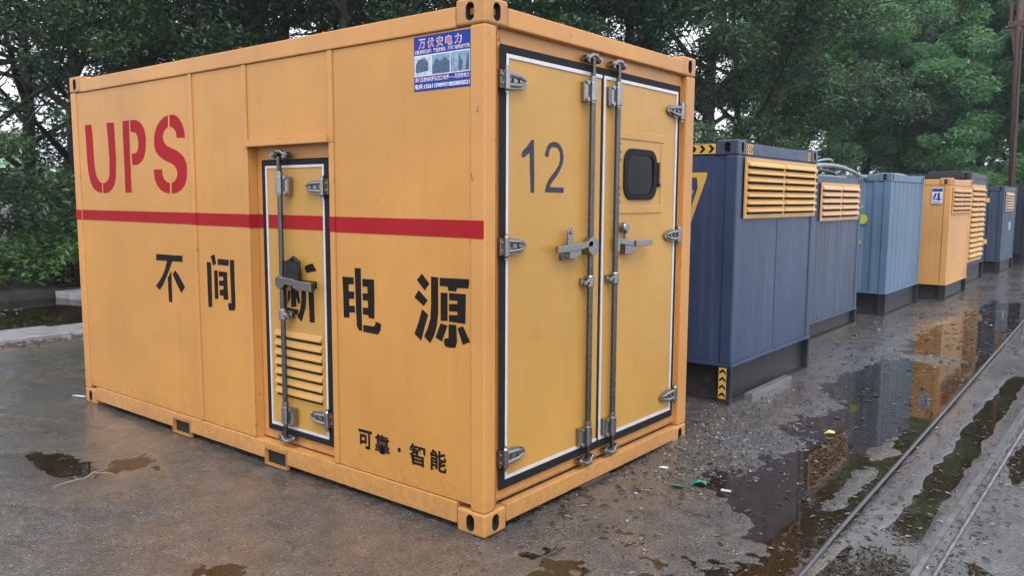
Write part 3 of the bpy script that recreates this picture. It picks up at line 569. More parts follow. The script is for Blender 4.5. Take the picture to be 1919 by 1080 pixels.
g.build('gasket', M_GAS, DR)
ring_trim(FE, 1.0305, 1.900, .246, 2.299, .017, .0156, .021).build('trim', M_TRIM, DR)
glyph('door_number', ['n1', 'n2'], F_END(-.025), M_NAVY, DL, 0, .0015)
for s, aa, P, ph in ((-1, .880, DL, 1), (1, 1.138, DR, -1)):
    FX = F_END(0.0); d = .005
    lock_rod(FX, aa, .185, 2.362, .27, 2.26, P, d)
    keeper(F_END(-.012), aa+.012, 2.366, 1, P, .004); keeper(F_END(-.012), aa+.006, .172, -1, P, .004)
    rod_bracket(FX, aa, 2.203, P, d, -1); rod_bracket(FX, aa, .325, P, d, -1); rod_guide(FX, aa, 1.178, P, d, -1)
# left handle with hasp
mb = MB(); FX = F_END(0.0)
mb.prism(hexp(.875, 1.372, .052, 10), FX, -.012, .030)
mb.prism([(.70, 1.352), (.87, 1.372), (.87, 1.402), (.70, 1.392)], FX, .010, .030); mb.prism([(.535, 1.350), (.70, 1.352), (.70, 1.392), (.535, 1.385)], FX, .014, .038)
mb.prism([(.655, 1.315), (.70, 1.305), (.76, 1.335), (.76, 1.365), (.655, 1.372)], FX, -.02, .026)
o = mb.build('handle', M_CHR, DL, bevel=.003)
mb = MB(); mb.prism([(.652, 1.365), (.700, 1.365), (.700, 1.455), (.688, 1.476), (.664, 1.476), (.652, 1.455)], FX, .004, .016); mb.prism(hexp(.676, 1.452, .011, 10), FX, .016, .024); mb.build('hasp', M_CHR, o, bevel=.002)
mb = MB(); mb.prism(hexp(.640, 1.325, .020, 10), FX, -.024, .0); mb.build('hasp_base', M_CHR, o, bevel=.002)
# right handle with knob
mb = MB(); mb.prism([(1.135, 1.32), (1.165, 1.335), (1.165, 1.405), (1.135, 1.42)], FX, -.010, .022)
mb.prism([(1.16, 1.372), (1.33, 1.350), (1.33, 1.385), (1.16, 1.405)], FX, .006, .022); mb.prism([(1.33, 1.350), (1.52, 1.352), (1.52, 1.386), (1.33, 1.385)], FX, .016, .034)
mb.prism([(1.235, 1.308), (1.275, 1.302), (1.36, 1.335), (1.36, 1.375), (1.235, 1.378)], FX, -.02, .014)
o = mb.build('handle', M_CHR, DR, bevel=.003)
mb = MB(); mb.prism([(1.236, 1.38), (1.258, 1.38), (1.258, 1.44), (1.236, 1.44)], FX, -.004, .010); ctube(mb, FX, [(1.245, 1.462, -.018), (1.245, 1.462, .012), (1.245, 1.462, .020)], [.032, .032, .024], 16); mb.build('hasp', M_CHR, o, bevel=.002)
for b in (2.178, 1.398, .360): hinge(F_END(-.022), .158, b, 1, DL, .003)
for b in (2.178, 1.398, .352): hinge(F_END(-.022), 1.925, b, -1, DR, .003, .175)
# window in the right door: a real opening with a dim control room behind
def cut_hole(objs, mbx):
    c = mbx.build('cutter', None)
    for o in objs:
        md = o.modifiers.new('hole', 'BOOLEAN'); md.operation = 'DIFFERENCE'; md.solver = 'EXACT'; md.object = c
        bpy.context.view_layer.update(); me = bpy.data.meshes.new_from_object(o.evaluated_get(bpy.context.evaluated_depsgraph_get()))
        o.modifiers.clear(); o.data = me; me.name = o.name
    bpy.data.objects.remove(c)
cut_hole([DR, SURR], MB().box(-.12, .02, 1.285, 1.612, 1.654, 1.890))
inn = MB().box(-.62, -.615, 1.0, 1.95, 1.3, 2.2).box(-.615, -.065, 1.0, 1.005, 1.3, 2.2).box(-.615, -.065, 1.945, 1.95, 1.3, 2.2).box(-.615, -.065, 1.0, 1.95, 1.3, 1.305).box(-.615, -.065, 1.0, 1.95, 2.195, 2.2).build('control_room', plain('dim_grey_wall', (.05, .055, .06), .6), C0)
MB().box(-.085, -.068, 1.49, 1.55, 1.31, 2.19).box(-.30, -.20, 1.62, 1.75, 1.31, 1.80).build('reflection_boxes', plain('reflection_pale', (.95, .98, 1.0), .5), inn)  # invented pale boxes; the front strip stands for the pane's vertical reflection
FW = F_END(-.025)
def rrect(a0, a1, b0, b1, r, n=6):
    pts = []
    for cx_, cy_, t0 in ((a1-r, b1-r, 0), (a0+r, b1-r, 90), (a0+r, b0+r, 180), (a1-r, b0+r, 270)):
        for k in range(n+1): t = R(t0+90*k/n); pts.append((cx_+r*math.cos(t), cy_+r*math.sin(t)))
    return pts
o_, i_ = rrect(1.256, 1.640, 1.622, 1.920, .085), rrect(1.292, 1.604, 1.660, 1.884, .060)
mb = MB(); n = len(o_)
ro = [FW(a, b, .0005) for a, b in o_]; ro1 = [FW(a, b, .012) for a, b in o_]; ri1 = [FW(a, b, .014) for a, b in i_]; ri = [FW(a, b, .003) for a, b in i_]
mb.v = ro+ro1+ri1+ri
for k in range(n):
    j = (k+1) % n
    for q in range(3): mb.f.append((q*n+k, q*n+j, (q+1)*n+j, (q+1)*n+k))
wf = mb.build('window_frame', M_GAS, DR, bevel=.002)
MB().prism(i_, FW, .001, .004).build('window_pane', M_GLASS, DR)
mb = MB(); mb.prism([(1.655, 1.700), (1.672, 1.700), (1.672, 1.850), (1.655, 1.850)], FW, .002, .014); mb.prism([(1.652, 1.700), (1.675, 1.700), (1.675, 1.722), (1.652, 1.722)], FW, .002, .022); mb.build('window_latch', M_DKM, DR, bevel=.002)
mb = MB()
mb.prism([(1.165, 1.972), (1.728, 1.972), (1.745, 1.990), (1.76, 2.018), (1.165, 2.014)], FW, .0005, .006)
mb.prism([(1.165, 1.543), (1.722, 1.543), (1.712, 1.584), (1.165, 1.584)], FW, .0005, .006)
mb.prism([(1.700, 1.60), (1.704, 1.60), (1.704, 1.955), (1.700, 1.955)], FW, .0005, .004)
mb.build('hatch_fold', M_DOOR, DR, bevel=.003)
for b in (1.940, 1.895, 1.852, 1.69, 1.652, 1.612): MB().prism(hexp(1.218, b, .007, 8), FW, .0005, .004).build('rivet', M_RUST, DR)

# ---- side door with louvre
FD = F_SIDE(.066)
SD = MB().prism([(-1.790, .205), (-1.160, .205), (-1.160, 1.848), (-1.790, 1.848)], FD, .0015, .016).build('side_door', M_DOOR, C0, bevel=.002)
FP = F_SIDE(.050)
MB().prism([(-1.7345, SZ0+.003), (-1.2195, SZ0+.003), (-1.2195, SZ1), (-1.7345, SZ1)], FP, .0004, .0016).build('stripe_piece', M_RED, SD)
ring_trim(FP, -1.783, -1.168, .212, 1.846, .036, .0004, .004).build('gasket', M_GAS, SD)
ring_trim(FP, -1.747, -1.204, .249, 1.810, .014, .0004, .006).build('trim', M_TRIM, SD)
glyph('black_character', ['duan'], FP, M_BLK, SD, .0004, .002)
a = -1.558; FX = F_SIDE(.008)
lock_rod(FX, a, .21, 1.858, .29, 1.765, SD, .0, .0150)
keeper(F_SIDE(.022), a-.004, 1.868, 1, SD, .0); keeper(F_SIDE(.022), a, .200, -1, SD, .0)
rod_bracket(FX, a, 1.705, SD, .0, 1); rod_bracket(FX, a, .350, SD, .0, 1); rod_guide(FX, a, .945, SD, 0, 1)
hinge(F_SIDE(.046), -1.195, 1.684, -1, SD, .002, .15); hinge(F_SIDE(.046), -1.195, .368, -1, SD, .002, .15)
o_ = .085
mb = MB(); mb.prism(hexp(a, 1.135, .042, 10), FX, -.018, .022)
mb.prism([(a, 1.128), (-1.50+o_, 1.120), (-1.50+o_, 1.162), (a, 1.168)], FX, .010, .026); mb.prism([(-1.50+o_, 1.110), (-1.335+o_, 1.100), (-1.335+o_, 1.152), (-1.50+o_, 1.158)], FX, .004, .036)
o = mb.build('handle', M_CHR, SD, bevel=.003)
mb = MB(); ctube(mb, FX, [(-1.575+o_, 1.17, .0), (-1.575+o_, 1.262, .0), (-1.53+o_, 1.285, .0), (-1.485+o_, 1.262, .0), (-1.485+o_, 1.17, .0)], .011, 10)
mb.prism([(-1.60+o_, 1.16), (-1.475+o_, 1.15), (-1.475+o_, 1.20), (-1.49+o_, 1.255), (-1.545+o_, 1.272), (-1.60+o_, 1.262)], FX, -.012, .018); mb.build('lock_cover', M_DKM, o, bevel=.006)
def louvre(frame, a0, a1, b0, b1, n, name, mat, parent, cols=1, lip=.020, rim=.02, deep=.004, edge=.006):
    """pressed louvre panel: each blade leans out towards its foot"""
    mb = MB()
    mb.prism([(a0, b0), (a1, b0), (a1, b1), (a0, b1)], frame, 0, edge)
    cw = (a1-a0-rim*(cols+1))/cols; bh = (b1-b0-2*rim)/n
    for c in range(cols):
        x0 = a0+rim+c*(cw+rim); x1 = x0+cw
        for k in range(n):
            zt = b1-rim-k*bh; zb = zt-bh*.94
            # blade: from flush at the top, out to the lip near the foot, then a short return
            P = [frame(x0, zt, edge), frame(x1, zt, edge), frame(x1, zb+bh*.42, edge+lip), frame(x0, zb+bh*.42, edge+lip), frame(x0, zb+bh*.30, edge+lip), frame(x1, zb+bh*.30, edge+lip), frame(x1, zb+bh*.30, edge+.0005), frame(x0, zb+bh*.30, edge+.0005)]
            i = len(mb.v); mb.v += P; mb.f += [(i, i+1, i+2, i+3), (i+3, i+2, i+5, i+4), (i+4, i+5, i+6, i+7), (i, i+3, i+4, i+7), (i+1, i+6, i+5, i+2)]
    o = mb.build(name, mat, parent, fix=True)
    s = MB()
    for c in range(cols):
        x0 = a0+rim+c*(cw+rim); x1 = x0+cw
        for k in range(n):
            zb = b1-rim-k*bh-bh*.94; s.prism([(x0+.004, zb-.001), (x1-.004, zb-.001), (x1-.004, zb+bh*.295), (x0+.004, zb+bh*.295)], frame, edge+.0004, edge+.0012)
    s.build('slot_shade', M_VOID, o); return o  # near-black strips on the closed sheet, painting the shade under each blade
louvre(FP, -1.700, -1.238, .425, .855, 7, 'louvre', M_DOOR, SD, lip=.015, edge=.003, rim=.012)
# ------------------------------------------------------------------ the row of generator containers
def wall_x(y0, y1, z0, z1, x, t=.03, corr=0, pitch=.2, inward=True):
    """sheet facing +X, optionally trapezoid-corrugated (profile cut inwards)"""
    mb = MB()
    if not corr: return mb.box(x-t, x, y0, y1, z0, z1)
    ys = [y0]; ds = [0]; y = y0+pitch*.2
    while y+pitch*.9 < y1:
        for dy, d in ((0, 0), (.18, -corr), (.5, -corr), (.68, 0)): ys.append(y+dy*pitch); ds.append(d)
        y += pitch
    ys.append(y1); ds.append(0)
    for a, b, c, d in zip(ys, ys[1:], ds, ds[1:]):
        if b-a < 1e-5: continue
        mb.hexa([(x-t-corr, a, z0), (x+c, a, z0), (x+d, b, z0), (x-t-corr, b, z0), (x-t-corr, a, z1), (x+c, a, z1), (x+d, b, z1), (x-t-corr, b, z1)])
    return mb
def wall_y(x0, x1, z0, z1, y, corr=0, pitch=.2, t=.03):
    m_ = wall_x(x0, x1, z0, z1, 0, t, corr, pitch); m_.v = [(q[1], y-q[0], q[2]) for q in m_.v]; return m_
def chevrons(frame, a0, a1, b0, b1, vertical, n, parent):
    o = MB().prism([(a0, b0), (a1, b0), (a1, b1), (a0, b1)], frame, .0003, .0012).build('hazard_tape', M_HAZ, parent)
    mb = MB()
    for k in range(n):
        if vertical:
            h = (b1-b0)/n; z = b0+k*h; am = (a0+a1)/2; w = (a1-a0)*.42
            mb.prism([(am-w, z+h*.15), (am, z+h*.50), (am+w, z+h*.15), (am+w, z+h*.50), (am, z+h*.88), (am-w, z+h*.50)], frame, .0013, .0018)
        else:
            h = (a1-a0)/n; z = a0+k*h; bmid = (b0+b1)/2; w = (b1-b0)*.40
            mb.prism([(z+h*.15, bmid-w), (z+h*.50, bmid), (z+h*.15, bmid+w), (z+h*.50, bmid+w), (z+h*.88, bmid), (z+h*.50, bmid-w)], frame, .0013, .0018)
    mb.build('chevrons', M_BLK, o); return o
def unit(label, x, y0, wd, Hh, bh, mat, Ln=3.9, corr=0, pitch=.2, base=None, post=.10, lean=0):
    t = thing('generator_container', label, 'container', (x, y0, 0), 'row of generator containers'); base = base or M_BASE
    a, b, h = .180, .168, .120
    for sx, xx in ((1, 0), (-1, -Ln)):
        for sy, yy in ((-1, 0), (1, wd)): casting(t, sx, sy, xx, yy, Hh-h, mat)
    # posts
    for xx in (-post-.004, -Ln+.004):
        for yy in (.004, wd-post-.004):
            MB().box(xx, xx+post, yy, yy+post, bh, Hh-h).build('corner_post', mat, t, bevel=.010)
    # rails
    MB().box(-.08, -.010, b, wd-b, Hh-.115, Hh-.020).build('top_rail', mat, t, bevel=.006)
    MB().box(-Ln+.01, -Ln+.08, b, wd-b, Hh-.115, Hh-.020).build('top_rail', mat, t, bevel=.006)
    MB().box(-Ln+a, -a, .010, .08, Hh-.115, Hh-.020).build('top_rail', mat, t, bevel=.006)
    MB().box(-Ln+a, -a, wd-.08, wd-.010, Hh-.115, Hh-.020).build('top_rail', mat, t, bevel=.006)
    MB().box(-Ln+.05, -.05, .05, wd-.05, Hh-.07, Hh-.04).build('roof', mat, t)
    # walls
    wall_x(post+.006, wd-post-.006, bh+.004, Hh-.118, -.016, corr=corr, pitch=pitch).build('front_wall', mat, t)
    wall_y(-Ln+post+.006, -post-.006, bh+.004, Hh-.118, .016, corr=corr, pitch=pitch).build('side_wall', mat, t)
    MB().box(-Ln+post+.006, -post-.006, wd-.05, wd-.016, bh+.004, Hh-.118).build('side_wall', mat, t)
    MB().box(-Ln+.016, -Ln+.05, post+.006, wd-post-.006, bh+.004, Hh-.118).build('rear_wall', mat, t)
    # base skid: lip, recessed web, corner feet, bottom flange
    MB().box(-Ln-.002, .003, -.003, wd+.003, bh-.022, bh+.002).build('base_lip', mat, t, bevel=.003)
    MB().box(-Ln+.05, -.055, .055, wd-.055, .02, bh-.022).build('base_web', base, t)
    for xx in (-.11, -Ln):
        for yy in (0, wd-.05): MB().box(xx, xx+.11, yy, yy+.05, .014, bh-.023).build('base_foot', base, t, bevel=.004)
    MB().box(-Ln-.004, .004, -.004, wd+.004, -.02, .014).build('base_flange', base, t, bevel=.003)
    return t
# A: big slate-blue set with yellow louvres and a yellow 7
A = unit('tall slate blue generator container with yellow seven, hazard tape and wide yellow louvres', -.150, 3.165, 1.845, 2.090, .325, M_BLUE)
FA = F_END(-.016); FA0 = F_END(.0)
louvre(FA0, .135, 1.780, 1.478, 1.958, 7, 'louvre_panel', M_GRIL, A, cols=2, lip=.028, rim=.030, edge=.012)
MB().box(-.015, -.013, .905, .911, .33, 1.47).build('panel_seam', M_BLUE, A)
FR = F_END(-.010)
chevrons(FR, .175, .300, 1.985, 2.06, False, 3, A); chevrons(FR, 1.60, 1.672, 1.985, 2.06, False, 3, A)
FS_ = F_SIDE(.010); chevrons(FS_, -.72, -.190, 1.985, 2.06, False, 7, A)
FL = F_SIDE(0); chevrons(FL, -.098, -.035, .045, .295, True, 4, A)
# the yellow outlined 7 on the side that faces the yellow container
F7 = F_SIDE(.016); s7 = MB()
seven = [(-.62, 1.845), (-.255, 1.845), (-.265, 1.80), (-.40, 1.36), (-.49, 1.36)]
s7.prism([(-.72, 1.84), (-.258, 1.84), (-.262, 1.80), (-.72, 1.80)], F7, .0005, .002).prism([(-.262, 1.80), (-.415, 1.36), (-.455, 1.36), (-.335, 1.72), (-.345, 1.80)], F7, .0005, .002)
s7.prism([(-.72, 1.70), (-.37, 1.70), (-.385, 1.66), (-.72, 1.66)], F7, .0005, .002)
s7.build('number', M_HAZ, A)
# skewed plank lying against the foot
o = MB().box(-.02, .05, 3.45, 4.35, -.005, .05); 
pl = o.build('wet_plank', plain('wet_grey_timber', (.16, .16, .17), .3, 0, .3, 12, .3), bevel=.004); tag(pl, 'grey wet plank lying against the foot of the tall slate blue container', 'plank'); pl.location = (-.128, 0, 0)
# B
B = unit('worn blue-grey generator container with peach louvres, second in the row behind the tall one', -.655, 6.46, 1.90, 1.925, .215, M_BLU2, corr=.006, pitch=.15)
louvre(F_END(.0), .24, 1.72, 1.385, 1.83, 5, 'louvre_panel', paint('faded_peach_paint', (.74, .43, .22), .5, dirt_amt=.4), B, cols=2, lip=.028, rim=.035, edge=.012)
# C
C_ = unit('pale blue corrugated container standing between blue-grey and apricot ones', -.52, 9.25, 1.97, 2.010, .335, M_LBL, corr=.013, pitch=.24)
MB().prism(hexp(-.36, 1.36, .07, 14), F_SIDE(-.0035), 0, .002).prism([(-.42, 1.52), (-.36, 1.52), (-.36, 1.56), (-.42, 1.56)], F_SIDE(-.0035), 0, .002).prism([(-.44, 1.02), (-.36, 1.02), (-.36, 1.06), (-.44, 1.06)], F_SIDE(-.0035), 0, .002).build('yellow_marking', plain('lime_yellow_paint', (.55, .58, .06), .5), C_)
# D
D = unit('apricot generator container with louvres and a white and blue notice on its side', -.24, 11.82, 1.79, 1.995, .275, M_ORG)
louvre(F_END(.0), .11, 1.70, 1.42, 1.855, 5, 'louvre_panel', M_ORG, D, cols=2, lip=.028, rim=.035, edge=.012)
n_ = MB().prism([(-.285, 1.58), (-.125, 1.58), (-.125, 1.83), (-.285, 1.83)], F_SIDE(.0), .0165-.0165, .002).build('notice', M_WHT, D)
FN = F_SIDE(-.002)
MB().prism([(-.28, 1.775), (-.13, 1.775), (-.13, 1.822), (-.28, 1.822)], FN, .0003, .001).prism([(-.27, 1.67), (-.235, 1.67), (-.21, 1.74), (-.235, 1.755)], FN, .0003, .001).prism([(-.20, 1.63), (-.165, 1.63), (-.165, 1.755), (-.20, 1.755)], FN, .0003, .001).prism([(-.27, 1.645), (-.14, 1.645), (-.14, 1.66), (-.27, 1.66)], FN, .0003, .001).prism([(-.265, 1.595), (-.145, 1.595), (-.145, 1.605), (-.265, 1.605)], FN, .0003, .001).build('notice_print', M_SBL, n_)
# E
E_ = unit('black generator container with one tall yellow louvre grille, beside the apricot one', -.45, 14.75, 1.98, 2.175, .38, M_DBL)
louvre(F_END(.0), .10, 1.62, .44, 1.945, 14, 'louvre_panel', M_GRIL, E_, cols=2, lip=.035, rim=.05, edge=.012)
MB().box(.002, .06, 1.60, 1.86, 1.60, 1.69).box(.002, .06, 1.60, 1.86, .74, .83).build('yellow_latch', M_GRIL, E_, bevel=.004)
MB().box(-.75, -.15, .10, 1.85, 2.135, 2.20).build('roof_box', M_DBL, E_, bevel=.01)
# F
F_ = unit('blue generator container with a small pale louvre panel, next to last in the row', -.34, 18.25, 1.95, 1.965, .285, M_BLU2, corr=.012, pitch=.16)
louvre(F_END(.0), .20, 1.35, 1.40, 1.83, 6, 'louvre_panel', paint('dusty_peach_paint', (.66, .46, .32), .5), F_, cols=1, lip=.028, rim=.035, edge=.012)
text_mesh('发电', 'white_lettering', M_WHT, F_, F_END(-.012), (.95, 1.3, .95, 1.16), .003, bold=.03)
# G
G_ = unit('dark navy generator container, farthest one at the right edge of the row', -.20, 21.2, 2.0, 2.02, .30, M_DBL)

# hoses lying over the roof of B
def hose(label, pts, r, mat, grp='hoses draped over the worn blue-grey container'):
    P = [Vector(p) for p in pts]; out = []
    for i in range(len(P)-1):
        p0 = P[max(i-1, 0)]; p1 = P[i]; p2 = P[i+1]; p3 = P[min(i+2, len(P)-1)]
        for k in range(8):
            t = k/8; out.append(.5*((2*p1)+(-p0+p2)*t+(2*p0-5*p1+4*p2-p3)*t*t+(-p0+3*p1-3*p2+p3)*t**3))
    out.append(P[-1]); o = MB().tube(out, r, 10).build('hose', mat, smooth=True); return tag(o, label, 'hose', grp)
hose('thick pale grey hose arching over the roof of the worn blue-grey container', [(-.9, 6.5, 1.92), (-.85, 7.0, 2.03), (-.8, 7.7, 2.05), (-.8, 8.4, 2.00), (-.85, 9.0, 1.95), (-.9, 9.6, 1.97)], .028, M_HOSE)
hose('dark grey hose beneath the thick pale hose on the same roof', [(-1.1, 6.6, 1.92), (-1.15, 7.2, 1.99), (-1.0, 8.0, 2.0), (-1.1, 8.8, 1.95), (-1.2, 9.6, 1.98)], .022, plain('dark_hose_rubber', (.06, .06, .07), .5))
hose('thin grey hose lying flat along the front edge of the worn blue-grey roof', [(-.80, 6.7, 1.905), (-.85, 7.3, 1.925), (-.78, 7.9, 1.915), (-.85, 8.3, 1.925)], .014, M_HOSE)
hose('pale green bundled hose ends sticking up above the roof hoses', [(-1.3, 7.2, 2.0), (-1.2, 7.7, 2.08), (-1.1, 8.2, 2.16), (-1.1, 8.5, 2.14), (-1.3, 8.9, 2.02)], .016, plain('pale_green_hose', (.25, .42, .36), .5))
hose('grey hose running over the pale blue container roof towards the apricot one', [(-.9, 9.8, 1.99), (-.9, 10.5, 2.03), (-.85, 11.2, 2.03), (-.9, 11.9, 2.00), (-1.0, 12.6, 1.98)], .02, M_HOSE, 'hoses draped over the pale blue container')

# ------------------------------------------------------------------ pipe and rails set in the yard
def wob(y, s, a): return a*float(vnoise(np.array([y*1.0]), np.array([s*3.1]), 1.3, s)[0])
pts = [(1.307-.026*(y-.57)+wob(y, 61, .022), y, .003+wob(y, 62, .012)) for y in np.arange(-2.4, 22, .15)]
o = MB().tube(pts, .0125, 10).build('thin_pipe', chrome('weathered_pipe', (.14, .14, .15), .38), smooth=True); tag(o, 'long thin grey pipe lying on the ground beside the gravel puddles', 'pipe')
mb = MB(); ys_ = np.arange(-2.4, 22, .22)
for a, b in zip(ys_, ys_[1:]):
    q = [(1.665+wob(a, 63, .03), 1.72+wob(a, 64, .035), .010+wob(a, 65, .010)), (1.665+wob(b, 63, .03), 1.72+wob(b, 64, .035), .010+wob(b, 65, .010))]
    (x0, x1, za), (x2, x3, zb) = q
    mb.hexa([(x0, a, -.04), (x1, a, -.04), (x3, b, -.04), (x2, b, -.04), (x0+.006, a, za), (x1-.006, a, za), (x3-.006, b, zb), (x2+.006, b, zb)])
M_RAIL = plain('wet_worn_steel', (.15, .145, .155), .3, .2, .5, 14, .5)
o = mb.build('flat_rail', M_RAIL); tag(o, 'flat worn steel rail half sunk in the wet yard slab', 'rail')
pts = [(1.765+wob(y, 66, .03), y, .004+wob(y, 67, .008)) for y in np.arange(-2.4, 22, .2)]
o = MB().tube(pts, .010, 8).build('thin_rod', M_RAIL, smooth=True); tag(o, 'thin steel rod running close beside the flat sunken rail', 'rod')

# ------------------------------------------------------------------ litter
def rock_cloud(name, spots, mat, label, cat, seed, flat=.55):
    rnd = np.random.RandomState(seed); V = []; Fc = []
    base = [(1,0,0),(-1,0,0),(0,1,0),(0,-1,0),(0,0,1),(0,0,-1)]; tri = [(0,2,4),(2,1,4),(1,3,4),(3,0,4),(2,0,5),(1,2,5),(3,1,5),(0,3,5)]
    for cx_, cy_, sx_, sy_, n, smin, smax in spots:
        for _ in range(n):
            x = cx_+rnd.normal()*sx_; y = cy_+rnd.normal()*sy_; s = smin+(smax-smin)*rnd.rand()**3; a = rnd.rand()*6.28; ca, sa = math.cos(a), math.sin(a)
            z = float(ground_h(np.array([x]), np.array([y]))[0]); i = len(V)
            for (p, q, r_) in base:
                k = s*(.65+.6*rnd.rand()); p, q, r_ = p*k, q*k*.75, r_*k*flat; V.append((x+p*ca-q*sa, y+p*sa+q*ca, z+r_+s*.15))
            Fc += [(i+a_, i+b_, i+c_) for a_, b_, c_ in tri]
    mb = MB(); mb.v = V; mb.f = Fc; o = mb.build(name, mat, fix=False); return tag(o, label, cat, kind='stuff')
def spect(name, cols, rough=.4):
    m, nt, b = newmat(name); g = nt.nodes.new('ShaderNodeNewGeometry'); r = ramp(nt, g.outputs['Random Per Island'], [(i/(len(cols)), c) for i, c in enumerate(cols)]); r.color_ramp.interpolation = 'CONSTANT'
    nt.links.new(r.outputs[0], b.inputs['Base Color']); b.inputs['Roughness'].default_value = rough; return m
M_STONE = spect('wet_stone', [(.03,.028,.027), (.06,.056,.053), (.09,.085,.085), (.045,.035,.028), (.16,.155,.155), (.024,.022,.02)], .25)
rock_cloud('gravel', [(.22, 2.0, .28, .55, 1500, .004, .020), (.1, 3.0, .3, .5, 500, .004, .018), (.5, 5.6, .35, .6, 500, .006, .026), (.9, 3.2, .25, .6, 350, .004, .018), (.5, 4.2, .35, .7, 400, .005, .02), (.5, 8.5, .6, 1.0, 400, .008, .03), (1.1, 1.8, .12, .9, 300, .003, .012), (.5, .5, .8, .5, 350, .003, .009), (-.4, -.45, .9, .45, 500, .002, .007), (1.75, 2.0, .08, 1.2, 350, .003, .014), (-1.5, -1.3, 1.5, .4, 500, .002, .006)], M_STONE, 'wet grey gravel scattered over the yard', 'gravel', 11)
rock_cloud('kerb_debris', [(-7.28, .9, .10, 1.2, 500, .01, .045), (-7.28, 3.0, .1, 1.4, 200, .01, .04)], spect('dead_leaves', [(.05,.035,.02), (.10,.07,.04), (.03,.03,.02), (.15,.13,.09)], .7), 'dark dead leaves and grit along the kerb', 'leaf litter', 12, .4)
def leaves_flat(name, spots, mat, label, cat, seed):
    rnd = np.random.RandomState(seed); V = []; Fc = []
    for cx_, cy_, sx_, sy_, n, smin, smax in spots:
        for _ in range(n):
            x = cx_+rnd.normal()*sx_; y = cy_+rnd.normal()*sy_; s = smin+(smax-smin)*rnd.rand(); a = rnd.rand()*6.28; ca, sa = math.cos(a), math.sin(a)
            z = max(float(ground_h(np.array([x]), np.array([y]))[0]), WL)+.003; i = len(V)
            for p, q, dz in ((-1, 0, 0), (-.2, -.38, .10), (1, 0, .04), (-.1, .38, .12)): V.append((x+s*(p*ca-q*sa), y+s*(p*sa+q*ca), z+dz*s*rnd.rand()*2))
            Fc += [(i, i+1, i+2), (i, i+2, i+3)]
    mb = MB(); mb.v = V; mb.f = Fc; o = mb.build(name, mat, fix=False); return tag(o, label, cat, kind='stuff')
leaves_flat('leaf_litter', [(.8, 3.2, .45, 2.0, 520, .004, .030), (.5, 7.5, .6, 2.5, 300, .02, .05), (1.6, 2.5, .25, 2.0, 420, .003, .024), (.25, 1.4, .35, .5, 160, .010, .026), (1.35, 1.2, .1, .9, 160, .01, .026), (-.02, .75, .25, .3, 90, .012, .035), (1.9, 2.0, .15, 1.5, 220, .004, .03), (1.78, 2.2, .05, 1.6, 320, .004, .022), (.05, .6, .2, .5, 160, .004, .02), (-1.4, -.12, .9, .06, 120, .003, .012), (-.3, -.7, .7, .4, 60, .006, .016), (.3, 13, .8, 3, 200, .03, .06)],
            spect('fallen_leaf', [(.022,.017,.013), (.05,.036,.024), (.016,.014,.012), (.09,.07,.05), (.03,.032,.016), (.028,.02,.014), (.16,.14,.11)], .45), 'dark fallen leaves and twigs strewn over the wet yard', 'leaf litter', 13)
def scrap(name, label, cat, x, y, pts, mat, lift=.012, seed=0, rz=0):
    rnd = random.Random(seed); mb = MB(); z = max(float(ground_h(np.array([x]), np.array([y]))[0]), WL); c, s = math.cos(rz), math.sin(rz)
    top = [(x+p*c-q*s, y+p*s+q*c, z+.004+lift*rnd.random()) for p, q in pts]; cxm = sum(t[0] for t in top)/len(top); cym = sum(t[1] for t in top)/len(top)
    n = len(top); mb.v = top+[(cxm, cym, z+.006+lift)]+[(a, b, d-.003) for a, b, d in top]+[(cxm, cym, z+.003+lift*.8)]
    for i in range(n): j = (i+1) % n; mb.f += [(i, j, n), (n+1+j, n+1+i, 2*n+1), (i, n+1+i, n+1+j, j)]
    return tag(mb.build(name, mat), label, cat)
M_GRN = plain('green_plastic', (.02, .22, .14), .4, 0, .3, 60); M_LIT = plain('pale_plastic', (.60, .62, .62), .45, 0, .2, 30)
scrap('plastic_scrap', 'crumpled green plastic scrap on the gravel beside the yellow container', 'scrap', .45, 1.36, [(-.04,-.018),(-.012,-.03),(.018,-.012),(.045,-.018),(.05,.012),(.018,.018),(0,.035),(-.025,.012),(-.045,.018)], M_GRN, .03, 1, .6)
scrap('plastic_scrap', 'small flat green scrap just left of the larger crumpled green one', 'scrap', .38, 1.24, [(-.04,-.02),(.04,-.015),(.045,.02),(-.035,.025)], M_GRN, .012, 2)
scrap('leaf', 'curled yellow and white leaf on the gravel before the blue containers', 'leaf', .71, 2.88, [(-.035,-.01),(0,-.018),(.035,-.008),(.04,.010),(0,.018),(-.03,.012)], plain('yellow_leaf', (.60, .60, .16), .5), .03, 3, .4)
for i, (x, y, rz, ln, lb) in enumerate(((.17, 1.47, .5, .03, 'short white plastic stick near the right end of the yellow container'), (-4.35, .02, .3, .07, 'white paper bit on the asphalt at the far left bottom corner of the yellow container'), (-7.0, .15, .2, .12, 'pale stick lying by the kerb at the left edge'), (.62, 1.36, .1, .028, 'thin white stick right of the green scrap'), (-5.0, -.55, .5, .05, 'tiny white scrap alone on the left asphalt'))):
    scrap('white_scrap', lb, 'scrap', x, y, [(-ln,-.008),(ln,-.010),(ln,.010),(-ln,.008)], M_LIT, .01, 10+i, rz)
